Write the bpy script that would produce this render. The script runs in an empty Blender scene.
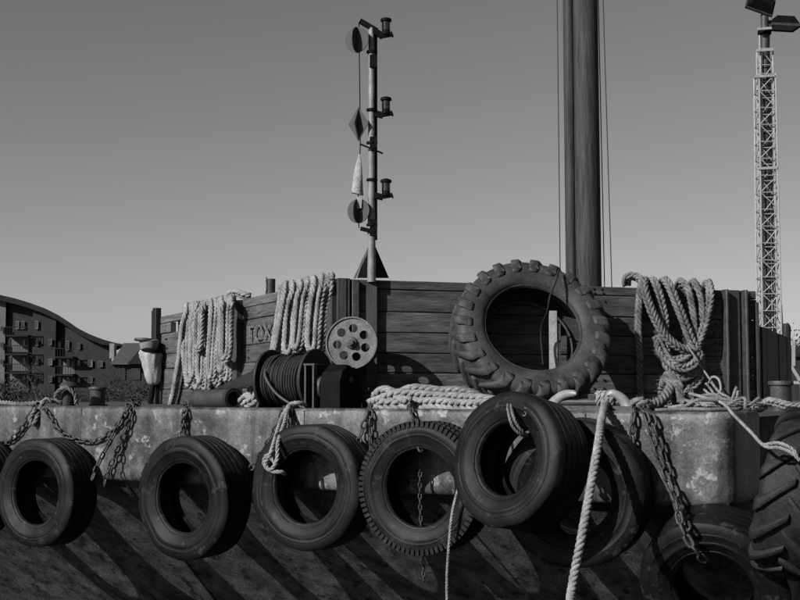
import bpy, bmesh, math, random
from mathutils import Vector, Matrix, Quaternion, noise
random.seed(7)
sc = bpy.context.scene
R = math.radians

# ------------------------------------------------------------------ camera, world, sun, exposure
CAMZ = 2.4
PITCH = math.atan(90/1300)
cam_d = bpy.data.cameras.new('camera'); cam = bpy.data.objects.new('camera', cam_d)
sc.collection.objects.link(cam); sc.camera = cam
cam.location = (0, 0, CAMZ); cam.rotation_euler = (R(90)+PITCH, 0, 0)
cam_d.sensor_width = 36; cam_d.lens = 1300/800*36; cam_d.clip_end = 9000; cam_d.clip_start = .1

SUN_AZ = R(48)      # left of straight behind the camera
SUN_EL = R(29)
w = bpy.data.worlds.new('World'); sc.world = w; w.use_nodes = True
wn = w.node_tree; wn.nodes.clear()
sky = wn.nodes.new('ShaderNodeTexSky'); sky.sky_type = 'NISHITA'; sky.sun_disc = False
sky.sun_elevation = SUN_EL; sky.sun_rotation = R(180)+SUN_AZ
sky.air_density = 1.0; sky.dust_density = 1.0; sky.ozone_density = 1.0
sep = wn.nodes.new('ShaderNodeSeparateColor'); bg = wn.nodes.new('ShaderNodeBackground'); wo = wn.nodes.new('ShaderNodeOutputWorld')
comb = wn.nodes.new('ShaderNodeCombineColor')
wn.links.new(sky.outputs[0], sep.inputs[0])
for i in range(3): wn.links.new(sep.outputs[0], comb.inputs[i])    # black-and-white film behind a red filter
wn.links.new(comb.outputs[0], bg.inputs[0]); wn.links.new(bg.outputs[0], wo.inputs[0])
bg.inputs[1].default_value = 0.053
sun_d = bpy.data.lights.new('sun', 'SUN'); sun = bpy.data.objects.new('sun', sun_d); sc.collection.objects.link(sun)
sun_d.energy = 5.0; sun_d.angle = R(.5)
to_sun = Vector((-math.sin(SUN_AZ)*math.cos(SUN_EL), -math.cos(SUN_AZ)*math.cos(SUN_EL), math.sin(SUN_EL)))
sun.rotation_euler = to_sun.to_track_quat('Z', 'Y').to_euler(); sun.location = (-20, -20, 25)
vs = sc.view_settings; vs.view_transform = 'Standard'; vs.look = 'None'; vs.gamma = 1; vs.use_curve_mapping = False
vs.exposure = 0.79

# ------------------------------------------------------------------ helpers: objects
col = sc.collection
def tag(o, label=None, cat=None, group=None, kind=None):
    if label: o['label'] = label
    if cat: o['category'] = cat
    if group: o['group'] = group
    if kind: o['kind'] = kind
    return o
def empty(name, loc=(0,0,0), label=None, cat=None, group=None, quat=None):
    o = bpy.data.objects.new(name, None); col.objects.link(o); o.location = loc
    o.empty_display_size = .1
    if quat is not None: o.rotation_mode = 'QUATERNION'; o.rotation_quaternion = quat
    return tag(o, label, cat, group)
def link(name, me, parent=None, M=None):
    o = bpy.data.objects.new(name, me); col.objects.link(o)
    if parent is not None: o.parent = parent
    if M is not None: o.matrix_local = M
    return o
def mk(name, V, F, mat, parent=None, smooth=None, M=None, origin=None):
    me = bpy.data.meshes.new(name)
    if origin is not None:
        V = [Vector(v)-Vector(origin) for v in V]
    me.from_pydata([tuple(v) for v in V], [], F); me.update()
    me.materials.append(mat)
    if smooth is not None:
        me.polygons.foreach_set('use_smooth', [True]*len(me.polygons))
        if smooth < 180: me.set_sharp_from_angle(angle=R(smooth))
    o = link(name, me, parent, M)
    if origin is not None: o.location = origin
    return o
class MB:
    def __init__(s): s.V = []; s.F = []
    def add(s, V, F):
        n = len(s.V); s.V += [Vector(v) for v in V]; s.F += [tuple(i+n for i in f) for f in F]; return s
    def box(s, c, size, M=None, taper=1.0):
        x, y, z = [a/2 for a in size]; c = Vector(c)
        P = [Vector((sx*x*(taper if sz > 0 else 1), sy*y*(taper if sz > 0 else 1), sz*z)) for sz in (-1,1) for sy in (-1,1) for sx in (-1,1)]
        if M is not None: P = [M @ p for p in P]
        return s.add([c+p for p in P], [(0,2,3,1),(4,5,7,6),(0,1,5,4),(2,6,7,3),(0,4,6,2),(1,3,7,5)])
    def bar(s, a, b, wd, ht=None, up=(0,0,1)):
        a = Vector(a); b = Vector(b); d = (b-a); L = d.length; d.normalize(); ht = ht or wd
        upv = Vector(up)
        if abs(d.dot(upv)) > .98: upv = Vector((1,0,0))
        sx = d.cross(upv).normalized(); sz = sx.cross(d)
        P = [p + sx*i*wd/2 + sz*j*ht/2 for p in (a,b) for j in (-1,1) for i in (-1,1)]
        return s.add(P, [(0,2,3,1),(4,5,7,6),(0,1,5,4),(2,6,7,3),(0,4,6,2),(1,3,7,5)])
    def tube(s, pts, r, n=8, caps=True, closed=False):
        pts = [Vector(p) for p in pts]; N = len(pts)
        rr = r if isinstance(r, (list, tuple)) else [r]*N
        fr = frames(pts, closed); base = len(s.V)
        for p, (t, a, b), q in zip(pts, fr, rr):
            for k in range(n):
                an = 2*math.pi*k/n; s.V.append(p + (a*math.cos(an)+b*math.sin(an))*q)
        for i in range(N if closed else N-1):
            j = (i+1) % N
            for k in range(n):
                k2 = (k+1) % n
                s.F.append((base+i*n+k, base+i*n+k2, base+j*n+k2, base+j*n+k))
        if caps and not closed:
            s.F.append(tuple(base+k for k in reversed(range(n)))); s.F.append(tuple(base+(N-1)*n+k for k in range(n)))
        return s
    def lathe(s, prof, n=32, M=None, close=False, jit=0, caps=True):
        base = len(s.V); m = len(prof)
        for k in range(n):
            a = 2*math.pi*k/n; c, q = math.cos(a), math.sin(a)
            for (r, z) in prof:
                p = Vector((r*c, r*q, z))
                if jit: p += Vector((noise.noise(p*5), noise.noise(p*5+Vector((9,0,0))), noise.noise(p*5+Vector((0,9,0)))))*jit
                s.V.append(M @ p if M is not None else p)
        for k in range(n):
            k2 = (k+1) % n
            for i in range(m if close else m-1):
                j = (i+1) % m
                s.F.append((base+k*m+i, base+k2*m+i, base+k2*m+j, base+k*m+j))
        if not close and caps:
            if prof[0][0] > 1e-5: s.F.append(tuple(base+k*m for k in reversed(range(n))))
            if prof[-1][0] > 1e-5: s.F.append(tuple(base+k*m+m-1 for k in range(n)))
        return s
    def build(s, name, mat, parent=None, smooth=None, M=None, origin=None):
        return mk(name, s.V, s.F, mat, parent, smooth, M, origin)
def frames(pts, closed=False):
    N = len(pts); T = []
    for i in range(N):
        if closed: t = pts[(i+1) % N]-pts[i-1]
        else: t = pts[min(i+1,N-1)]-pts[max(i-1,0)]
        T.append(t.normalized() if t.length > 1e-9 else Vector((0,0,1)))
    a = T[0].orthogonal().normalized()
    ref = Vector((0,-1,0))
    if abs(T[0].dot(ref)) < .9: a = (ref-T[0]*ref.dot(T[0])).normalized()
    out = []
    for i in range(N):
        t = T[i]; a = a-t*a.dot(t)
        a = a.normalized() if a.length > 1e-6 else t.orthogonal().normalized()
        out.append((t, a, t.cross(a)))
    return out
def smooth_path(P, step):
    P = [Vector(p) for p in P]; out = []
    Q = [P[0]*2-P[1]] + P + [P[-1]*2-P[-2]]
    for i in range(1, len(Q)-2):
        p0,p1,p2,p3 = Q[i-1],Q[i],Q[i+1],Q[i+2]
        n = max(2, int((p2-p1).length/step*1.3)+1)
        for k in range(n):
            t = k/n
            out.append(.5*((2*p1)+(-p0+p2)*t+(2*p0-5*p1+4*p2-p3)*t*t+(-p0+3*p1-3*p2+p3)*t**3))
    out.append(P[-1])
    return resample(out, step)
def resample(P, step):
    L = [0]
    for a, b in zip(P, P[1:]): L.append(L[-1]+(b-a).length)
    n = max(2, int(L[-1]/step)); res = []; j = 0
    for i in range(n+1):
        d = L[-1]*i/n
        while j < len(L)-2 and L[j+1] < d: j += 1
        f = (d-L[j])/max(1e-9, L[j+1]-L[j]); res.append(P[j].lerp(P[j+1], min(1, max(0, f))))
    return res
def twisted(mb, path, rad, strands=3, pitch=None, n=6, step=None):
    pitch = pitch or rad*6.5
    pts = smooth_path(path, step or pitch/9); fr = frames(pts)
    for s_ in range(strands):
        off = rad*.5; q = []; d = 0
        for i, (p, (t,a,b)) in enumerate(zip(pts, fr)):
            if i: d += (pts[i]-pts[i-1]).length
            an = 2*math.pi*(d/pitch + s_/strands)
            q.append(p+(a*math.cos(an)+b*math.sin(an))*off)
        mb.tube(q, rad*.56, n)
    return mb
def plaited(mb, path, rad, pitch=None, n=5, ph=0):
    pitch = pitch or rad*6.2
    pts = smooth_path(path, pitch/15)
    o_ = Vector((random.random()*50, random.random()*50, 0)); pts = [p+Vector((noise.noise(p*4+o_), noise.noise(p*4-o_), noise.noise(p*4+o_*2)))*rad*.28 for p in pts]; fr = frames(pts); rad0 = rad
    for s_ in range(6):
        q = []; d = 0; rr = []
        for i, (p, (t,a,b)) in enumerate(zip(pts, fr)):
            if i: d += (pts[i]-pts[i-1]).length
            an = 2*math.pi*(d/pitch) + s_*math.pi/3 + ph
            q.append(p + b*math.sin(an)*rad*.66 + a*math.sin(2*an)*rad*.46)
            rr.append(rad*.36*(1+.12*noise.noise(p*9+o_)))
        mb.tube(q, rr, n)
    return mb

# ------------------------------------------------------------------ helpers: placing
FPX = 1300.0
def ray(px, py):
    c, s_ = math.cos(PITCH), math.sin(PITCH)
    return Vector((px-400, FPX*c-(300-py)*s_, FPX*s_+(300-py)*c))
CAM = Vector((0, 0, CAMZ))
def at(px, py, Y):
    d = ray(px, py); return CAM + d*(Y/d.y)
def hit(px, py, P0, N):
    d = ray(px, py); return CAM + d*((Vector(P0)-CAM).dot(N)/d.dot(N))
H0 = Vector((0, 10.21, 0))
U = Vector((math.cos(R(30)), -math.sin(R(30)), 0)); Vv = Vector((math.sin(R(30)), math.cos(R(30)), 0)); Z = Vector((0,0,1))
def UV(u, v, z): return H0 + U*u + Vv*v + Z*z
def bow(px, py, off=0): return hit(px, py, H0-Vv*off, Vv)        # on a plane `off` in front of the strake
STOP, SBOT, DECK = 2.25, 1.59, 2.235
C0 = Vector((-.572, 12.0, 0))
W1 = Vector((math.cos(R(12)), math.sin(R(12)), 0)); N1 = Vector((W1.y, -W1.x, 0))
W2 = Vector((-2.34, 3.5, 0)).normalized(); N2 = Vector((-W2.y, W2.x, 0)); L2 = 4.21
def fw(px, py, off=0): return hit(px, py, C0+N1*off, N1)
def lw(px, py, off=0): return hit(px, py, C0+N2*off, N2)
def deckpt(px, Y, z=DECK):
    p = at(px, 400, Y); p.z = z; return p
def frameM(o, x, y, z):
    return Matrix(((x.x,y.x,z.x,o.x),(x.y,y.y,z.y,o.y),(x.z,y.z,z.z,o.z),(0,0,0,1)))

# ------------------------------------------------------------------ materials (all neutral: a monochrome picture)
def mat(name, lo, hi, scale=8, detail=8, rough=.75, bump=.2, bscale=None, stretch=(1,1,1), coord='Object', rnd=0, mid=.5, cont=.18, spec=.3, metal=0, speck=None, bdist=.01, streak=None, fine=0):
    lo *= .62; hi *= .62
    m = bpy.data.materials.new(name); m.use_nodes = True; nt = m.node_tree; N = nt.nodes; L = nt.links
    b = N['Principled BSDF']; b.inputs['Roughness'].default_value = rough; b.inputs['Specular IOR Level'].default_value = spec; b.inputs['Metallic'].default_value = metal
    tc = N.new('ShaderNodeTexCoord'); mp = N.new('ShaderNodeMapping'); L.new(tc.outputs[coord], mp.inputs[0]); mp.inputs['Scale'].default_value = stretch
    n1 = N.new('ShaderNodeTexNoise'); n1.inputs['Scale'].default_value = scale; n1.inputs['Detail'].default_value = detail; n1.inputs['Roughness'].default_value = .72
    if rnd:
        oi = N.new('ShaderNodeObjectInfo'); ad = N.new('ShaderNodeVectorMath'); ad.operation = 'ADD'
        mu = N.new('ShaderNodeVectorMath'); mu.operation = 'SCALE'; mu.inputs[0].default_value = (31, 17, 43); L.new(oi.outputs['Random'], mu.inputs['Scale'])
        L.new(mp.outputs[0], ad.inputs[0]); L.new(mu.outputs[0], ad.inputs[1]); vec = ad.outputs[0]
    else: vec = mp.outputs[0]
    L.new(vec, n1.inputs['Vector'])
    cr = N.new('ShaderNodeValToRGB'); L.new(n1.outputs['Fac'], cr.inputs[0])
    cr.color_ramp.elements[0].position = mid-cont; cr.color_ramp.elements[1].position = mid+cont
    cr.color_ramp.elements[0].color = (lo,lo,lo,1); cr.color_ramp.elements[1].color = (hi,hi,hi,1)
    out = cr.outputs[0]
    if rnd:
        mr = N.new('ShaderNodeMapRange'); L.new(oi.outputs['Random'], mr.inputs[0]); mr.inputs[3].default_value = 1-rnd; mr.inputs[4].default_value = 1+rnd
        mx = N.new('ShaderNodeVectorMath'); mx.operation = 'SCALE'; L.new(out, mx.inputs[0]); L.new(mr.outputs[0], mx.inputs['Scale']); out = mx.outputs[0]
    if fine:      # fine grain
        n4 = N.new('ShaderNodeTexNoise'); n4.inputs['Scale'].default_value = 75; n4.inputs['Detail'].default_value = 6; n4.inputs['Roughness'].default_value = .75; L.new(vec, n4.inputs['Vector'])
        r4 = N.new('ShaderNodeMapRange'); L.new(n4.outputs['Fac'], r4.inputs[0]); r4.inputs[1].default_value = .3; r4.inputs[2].default_value = .7; r4.inputs[3].default_value = 1-fine; r4.inputs[4].default_value = 1+fine
        x4 = N.new('ShaderNodeVectorMath'); x4.operation = 'SCALE'; L.new(out, x4.inputs[0]); L.new(r4.outputs[0], x4.inputs['Scale']); out = x4.outputs[0]
    if streak:    # rust and water runs down the plate
        m5 = N.new('ShaderNodeMapping'); L.new(tc.outputs[coord], m5.inputs[0]); m5.inputs['Scale'].default_value = (9, 9, .7)
        n5 = N.new('ShaderNodeTexNoise'); n5.inputs['Scale'].default_value = 1.2; n5.inputs['Detail'].default_value = 8; L.new(m5.outputs[0], n5.inputs['Vector'])
        r5 = N.new('ShaderNodeMapRange'); L.new(n5.outputs['Fac'], r5.inputs[0]); r5.inputs[1].default_value = .35; r5.inputs[2].default_value = .62; r5.inputs[3].default_value = streak[0]; r5.inputs[4].default_value = streak[1]
        x5 = N.new('ShaderNodeVectorMath'); x5.operation = 'SCALE'; L.new(out, x5.inputs[0]); L.new(r5.outputs[0], x5.inputs['Scale']); out = x5.outputs[0]
    if speck:
        val, sc_, pos = speck
        n3 = N.new('ShaderNodeTexNoise'); n3.inputs['Scale'].default_value = sc_; n3.inputs['Detail'].default_value = 10; n3.inputs['Roughness'].default_value = .7; L.new(vec, n3.inputs['Vector'])
        c3 = N.new('ShaderNodeValToRGB'); L.new(n3.outputs['Fac'], c3.inputs[0]); c3.color_ramp.elements[0].position = pos; c3.color_ramp.elements[1].position = pos+.06
        m3 = N.new('ShaderNodeMix'); m3.data_type = 'RGBA'; L.new(c3.outputs[0], m3.inputs['Factor']); L.new(out, m3.inputs['A']); m3.inputs['B'].default_value = (val,val,val,1); out = m3.outputs['Result']
    L.new(out, b.inputs['Base Color'])
    if bump:
        n2 = N.new('ShaderNodeTexNoise'); n2.inputs['Scale'].default_value = bscale or scale*4; n2.inputs['Detail'].default_value = 6; L.new(vec, n2.inputs['Vector'])
        bp = N.new('ShaderNodeBump'); bp.inputs['Strength'].default_value = bump; bp.inputs['Distance'].default_value = bdist; L.new(n2.outputs['Fac'], bp.inputs['Height']); L.new(bp.outputs[0], b.inputs['Normal'])
    return m
M_STRAKE = mat('weathered_painted_steel', .02, .125, 3.4, 14, .55, .5, 26, (1,1,1), speck=(.13, 6.5, .572), cont=.13, streak=(.4, 1.15), fine=.55)
M_RAKE = mat('rusted_bow_plating', .008, .095, 5, 14, .75, .4, 50, (1,1,1), speck=(.008, 7, .56), cont=.15, fine=.6, spec=.1)
M_DECK = mat('deck_plate', .03, .07, 6, 10, .75, .4, 50)
M_RUBBER = mat('old_rubber', .003, .011, 3.5, 14, .55, .2, 130, rnd=.3, spec=.12, cont=.12, fine=.5, speck=(.018, 9, .575))
M_RUBBER2 = mat('dusty_tractor_rubber', .016, .058, 6, 12, .7, .4, 50, rnd=.12, spec=.3, cont=.14, fine=.4)
M_WOOD = mat('weathered_timber', .022, .125, 2.6, 14, .85, .7, 9, (1.1,6,8), rnd=.28, cont=.17, spec=.15, fine=.35, speck=(.012, 1.4, .63))
M_WOOD2 = mat('timber_post', .02, .06, 4, 10, .85, .6, 12, (10,10,.8), rnd=.2, spec=.2)
M_MASTW = mat('tarred_mast_wood', .012, .055, 3, 12, .7, .5, 10, (9,9,.5), spec=.2, cont=.14, fine=.3)
M_ROPE = mat('pale_mooring_rope', .12, .40, 7, 12, .95, .8, 160, spec=.05, cont=.2, fine=.3)
M_ROPE2 = mat('dirty_plaited_rope', .06, .27, 7, 12, .95, .8, 150, spec=.05, cont=.18, fine=.3)
M_IRON = mat('black_iron', .008, .022, 18, 8, .6, .3, 90, rnd=.25, spec=.2)
M_IRON2 = mat('worn_dark_steel', .018, .06, 10, 10, .55, .35, 60, spec=.3, fine=.3)
M_CHAIN = mat('rusty_chain', .014, .04, 30, 6, .6, .3, 90, rnd=.3, spec=.4)
M_RUBBER3 = mat('dark_tractor_rubber', .006, .026, 6, 12, .65, .35, 60, spec=.15, cont=.14, fine=.5)
M_PALESTEEL = mat('pale_painted_steel', .10, .24, 9, 10, .55, .3, 60, spec=.4)
M_PLATE = mat('dark_bent_plate', .008, .03, 8, 10, .7, .3, 60, spec=.15, fine=.3)
M_DISC = mat('scuffed_disc_paint', .045, .15, 7, 12, .6, .3, 60, spec=.3, cont=.14, fine=.4)
M_HORN = mat('polished_steel_horn', .16, .3, 14, 8, .42, .2, 70, spec=.5)
M_CANVAS = mat('white_canvas', .18, .42, 9, 10, .9, .6, 40, spec=.1, cont=.2, fine=.2)
M_GALV = mat('galvanised_steel', .2, .36, 12, 6, .5, .2, 60, spec=.5)
M_BLACK = mat('black_painted_metal', .004, .009, 10, 6, .55, .15, 60, spec=.03)
M_SHAPE = mat('black_signal_shape', .05, .075, 12, 6, .6, .1, 40, spec=.1)
M_GLASS = mat('dark_lantern_glass', .01, .025, 6, 4, .12, 0, spec=.6)
M_LETTER = mat('faded_white_paint', .07, .2, 26, 10, .9, .2, 80, mid=.54, cont=.10, spec=.1)
M_FACADE = mat('dark_brick_facade', .022, .04, 1.2, 10, .9, .2, 8, spec=.1)
M_FACADE2 = mat('pale_render_facade', .09, .13, .8, 8, .9, .1, 8, spec=.1)
M_ROOF = mat('dark_sheet_roof', .008, .016, .6, 6, .8, .1, 8, spec=.15)
M_SLATE = mat('grey_slate_roof', .05, .075, 2.0, 8, .8, .2, 14, spec=.2)
M_PANE = mat('pale_window', .08, .16, .4, 3, .25, 0, spec=.6)
M_PANED = mat('dark_window', .01, .03, .4, 3, .15, 0, spec=.6)
M_FRAMEW = mat('white_window_frame', .09, .13, 4, 3, .6, 0)
M_BARK = mat('grey_bark', .05, .10, 6, 8, .9, .3, 20, (1,1,.3), spec=.1)
M_LEAF = mat('dark_leaves', .016, .042, 1.4, 4, .8, 0, rnd=.2, spec=.2)
M_LAND = mat('rough_bank', .03, .06, .2, 8, .95, .3, 2, spec=.1)
M_QUAY = mat('quay_asphalt', .03, .05, .8, 10, .9, .3, 9, spec=.2)
M_WATER = mat('harbour_water', .008, .012, .5, 3, .06, .35, 1.6, (1,1.6,1), spec=.5, bdist=.05)

# ------------------------------------------------------------------ setting
def sheet(name, x0, x1, y0, y1, z, m, th=0):
    mb = MB()
    if th: mb.box(((x0+x1)/2, (y0+y1)/2, z-th/2), (x1-x0, y1-y0, th))
    else: mb.add([(x0,y0,z),(x1,y0,z),(x1,y1,z),(x0,y1,z)], [(0,1,2,3)])
    return tag(mb.build(name, m), kind='structure')
sheet('water', -3000, 3000, 5.5, 70, 0, M_WATER)
sheet('quay', -80, 80, -90, 5.5, .8, M_QUAY, 3)
sheet('ground', -3000, 3000, 70, 6000, 1.0, M_LAND, 3)

# ------------------------------------------------------------------ barge
UL, UR = -7.6, 2.60
barge = empty('work_barge', UV(0, 3, 0), 'old steel work barge with timber hopper walls and a raked bow', 'barge')
BI = Matrix.Translation(-barge.location)
def bpart(mb, name, m, parent=None, smooth=None):
    """part of the barge given in world coordinates"""
    o = mb.build(name, m, barge if parent is None else parent, smooth, origin=None)
    o.matrix_local = BI if parent is None else Matrix.Identity(4)
    return o
# bow strake: a closed skin around a rounded profile, ending in a rounded upright corner
def strake_pt(s_, prof):
    (d, z) = prof     # d outward from face plane (negative = behind)
    rad = .16; ue = UR-rad
    if s_ <= ue:
        base = UV(s_, 0, 0); nrm = -Vv
    else:
        an = min((s_-ue)/rad, math.pi/2)
        cen = UV(ue, rad, 0); nrm = (-Vv*math.cos(an)+U*math.sin(an)); base = cen+nrm*rad
        ex = s_-ue-rad*math.pi/2
        if ex > 0: base = base+Vv*ex
    p = base+nrm*d; p.z = z
    k = Vector((s_*1.1, z*1.6, 0)); dent = noise.noise(k)*.012+noise.noise(k*3.1)*.005
    if SBOT+.03 < z < STOP-.03: p += nrm*dent
    p.z += noise.noise(Vector((s_*.9, 5, z*.2)))*.008*(1 if z < 2 else .4)
    return p
prof = [(-.3, STOP), (-.035, STOP), (-.012, STOP-.006), (0, STOP-.03)]
prof += [(0, STOP-.03-(STOP-SBOT-.08)*k/9) for k in range(1, 9)]
prof += [(0, SBOT+.05), (-.012, SBOT+.02), (-.04, SBOT), (-.16, SBOT)]
ss = [UL+(UR-.16-UL)*i/130 for i in range(131)] + [UR-.16+.16*math.pi/2*i/8 for i in range(1, 9)] + [UR-.16+.16*math.pi/2+.15*i for i in range(1, 5)]
mb = MB(); m_ = len(prof)
for s_ in ss:
    for q in prof: mb.V.append(strake_pt(s_, q))
for i in range(len(ss)-1):
    for j in range(m_-1): mb.F.append((i*m_+j, i*m_+j+1, (i+1)*m_+j+1, (i+1)*m_+j))
strake = bpart(mb, 'bow_strake', M_STRAKE, None, 50)
for us in (-5.9, -3.35, -.9, 1.55):          # weld seams of the strake plates
    mb = MB(); mb.tube([UV(us+random.uniform(-.004,.004), -.001, z) for z in (STOP-.02, 2.1, 1.95, 1.8, SBOT+.03)], .007, 6)
    bpart(mb, 'weld_seam', M_STRAKE, None, 60)
# raked plating under the strake
RAKE = R(47)
mb = MB(); nu, nv = 120, 30
for i in range(nu+1):
    u = UL+(UR-.03-UL)*i/nu
    for j in range(nv+1):
        d = -.08+3.0*j/nv
        p = UV(u, .10+math.sin(RAKE)*d, SBOT-.012-math.cos(RAKE)*d)
        k = Vector((u*.8, d*.9, 3)); p += Vv*(noise.noise(k)*.016+noise.noise(k*3)*.005)
        mb.V.append(p)
for i in range(nu):
    for j in range(nv):
        a = i*(nv+1)+j; mb.F.append((a, a+1, a+nv+2, a+nv+1))
bpart(mb, 'bow_plating', M_RAKE, None, 180)
for us in (-2.9,):        # plate laps running down the rake
    mb = MB(); mb.tube([UV(us, .095+math.sin(RAKE)*d, SBOT-.012-math.cos(RAKE)*d) for d in (.05,.7,1.4,2.1,2.8)], .012, 6)
    bpart(mb, 'plate_lap', M_RAKE, None, 60)
# deck and right side
mb = MB(); mb.add([UV(UL,.02,DECK), UV(UR-.02,.16,DECK), UV(UR-.02,12,DECK), UV(UL,12,DECK)], [(0,1,2,3)])
bpart(mb, 'deck', M_DECK)
mb = MB(); mb.add([UV(UR-.06,.16,STOP-.05), UV(UR-.06,12,STOP-.05), UV(UR-.06,12,-.4), UV(UR-.06,2.3,-.4), UV(UR-.06,.12,SBOT)], [(0,4,3,2,1)])
mb.add([UV(UL,.1,STOP-.02), UV(UL,12,STOP-.02), UV(UL,12,-.4), UV(UL,2.3,-.4), UV(UL,.12,SBOT)], [(0,1,2,3,4)])
bpart(mb, 'hull_side', M_RAKE)

# hopper walls: part of the barge, their planks and posts are sub-parts
fwall = empty('front_hopper_wall', (0,0,0)); fwall.parent = barge; fwall.matrix_local = BI
lwall = empty('slanted_hopper_wall', (0,0,0)); lwall.parent = barge; lwall.matrix_local = BI
rwall = empty('hopper_end_wall', (0,0,0)); rwall.parent = barge; rwall.matrix_local = BI
def plank(par, wallP, t0, t1, f0, f1, th=.06, name='plank', m=M_WOOD, jo=.008):
    """a plank between two heights (fractions of the wall) with eased edges; wallP(t, f, off) -> world"""
    g = .0028; off = random.uniform(-jo, jo)
    c = wallP((t0+t1)/2, (f0+f1)/2, 0); xa = (wallP(t1, (f0+f1)/2, 0)-wallP(t0, (f0+f1)/2, 0)).normalized()
    na = (wallP(t0, f0, 1)-wallP(t0, f0, 0)).normalized(); za = xa.cross(na)*-1 if (xa.cross(na)).z < 0 else xa.cross(na)
    n = max(1, int((t1-t0)/.35)); V = []; F = []
    ph = random.uniform(0, 50)
    for i in range(n+1):
        t = t0+(t1-t0)*i/n
        lo = wallP(t, f0, 0)+Z*(g+noise.noise(Vector((t*2, ph, 0)))*.004); hi = wallP(t, f1, 0)-Z*(g+noise.noise(Vector((t*2, ph, 9)))*.004)
        e = .007; o2 = off+noise.noise(Vector((t*1.3, ph, 4)))*.006
        for (q, dz, oo) in ((lo,0,-th),(lo,0,o2-e),(lo,e,o2),(hi,-e,o2),(hi,0,o2-e),(hi,0,-th)):
            V.append(q+Z*dz+na*oo)
    for i in range(n):
        for j in range(6): F.append((i*6+j, i*6+(j+1) % 6, (i+1)*6+(j+1) % 6, (i+1)*6+j))
    F.append(tuple(reversed(range(6)))); F.append(tuple(n*6+j for j in range(6)))
    Mx = frameM(c, xa, na, za); Mi = Mx.inverted()
    return mk(name, [Mi @ v for v in V], F, m, par, None, Mx)
HF = 1.18
LF = 4.2
def FWP(t, f, off): return C0+W1*t+N1*off+Z*(STOP-.02+f*(HF-.05*t/LF+.02))
def LWP(t, f, off):
    H = HF+(1.012-HF)*t/L2; return C0+W2*t+N2*off+Z*(STOP-.02+f*(H+.02))
rows = [0, .115, .275, .43, .59, .75, .925, 1.0]
for i in range(7):
    if i in (0, 3): cuts = [0, 2.55, LF]
    elif i in (1, 5): cuts = [0, 3.2, LF]
    elif i in (2, 4): cuts = [0, 1.4, LF]
    else: cuts = [0, LF]
    for a, b in zip(cuts, cuts[1:]):
        plank(fwall, FWP, a+.003, b-.003, rows[i], rows[i+1], jo=.010 if i < 6 else .004)
tL = lambda px: ((lw(px, 350)-C0).dot(W2))
ts0, ts1 = tL(171), tL(185)
lrows = [0, .17, .40, .565, .80]
for i in range(4):
    cuts = [0, L2] if i % 2 else [0, 2.2, L2]
    for a, b in zip(cuts, cuts[1:]): plank(lwall, LWP, a+.003, b-.003, lrows[i], lrows[i+1])
plank(lwall, LWP, 0, ts1, .80, .915); plank(lwall, LWP, ts0, L2, .80, .915)      # slot left open between them
plank(lwall, LWP, 0, L2, .915, 1.0)
for par_, f_, LL in ((fwall, FWP, LF), (lwall, LWP, L2)):      # added backing boards, block the bright sky light through the plank gaps
    if par_ is lwall:
        plank(par_, f_, .07, ts0-.02, .0, .985, .03, 'gap_backing', M_WOOD2, 0).location -= N2*.075
        plank(par_, f_, ts0, L2, .0, .79, .03, 'gap_backing', M_WOOD2, 0).location -= N2*.075
    else: plank(par_, f_, .0, LL-.02, .0, .985, .03, 'gap_backing', M_WOOD2, 0).location -= N1*.075
# posts
def post(par, wallP, t, wd, dp, f1=1.0, m=M_WOOD2, off=0, name='post'):
    xa = (wallP(t+.1, .5, 0)-wallP(t, .5, 0)); xa.z = 0; xa.normalize(); na = (wallP(t, 0, 1)-wallP(t, 0, 0)).normalized()
    if xa.cross(na).z < 0: xa = -xa
    a = wallP(t, 0, off); b = wallP(t, f1, off); h = b.z-a.z
    Mx = frameM(a, xa, na, Z); mb2 = MB(); n = 6; rr = []
    for i in range(n+1):
        z = h*i/n; j = noise.noise(Vector((t*3, z*3, off)))*.006
        e = .008
        mb2.V += [Vector((x, y, z)) for (x, y) in ((-wd/2+j, 0), (-wd/2+j, dp-e), (-wd/2+j+e, dp), (wd/2+j-e, dp), (wd/2+j, dp-e), (wd/2+j, 0))]
    for i in range(n):
        for k in range(6): mb2.F.append((i*6+k, i*6+(k+1) % 6, (i+1)*6+(k+1) % 6, (i+1)*6+k))
    mb2.F += [tuple(reversed(range(6))), tuple(n*6+k for k in range(6))]
    return mb2.build(name, m, par, None, Mx)
tF = lambda px: ((fw(px, 350)-C0).dot(W1))
post(lwall, LWP, .06, .11, .07, 1.0); post(lwall, LWP, .33, .09, .05, 1.0)
post(lwall, LWP, tL(240), .13, .075, .99); post(lwall, LWP, tL(231), .10, .05, .98, M_IRON2)
post(lwall, LWP, L2-.10, .10, .07, 1.10, M_IRON); post(lwall, LWP, L2+.05, .05, .03, 1.085, M_IRON); post(lwall, LWP, L2-.02, .10, .02, 1.05, M_WOOD2)
post(fwall, FWP, .06, .09, .05, 1.0); post(fwall, FWP, tF(355), .07, .05, .985, M_IRON2); post(fwall, FWP, tF(341), .09, .06, 1.0)
# steel channels near the right end
for px in (723.5, 743):
    post(fwall, FWP, tF(px), .03, .11, 1.0, M_IRON2, name='channel_flange')
post(fwall, FWP, tF(733.5), .13, .02, 1.0, M_IRON2, off=.012, name='channel_web')
post(fwall, FWP, LF-.012, .04, .05, .9, M_WOOD2)
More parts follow.
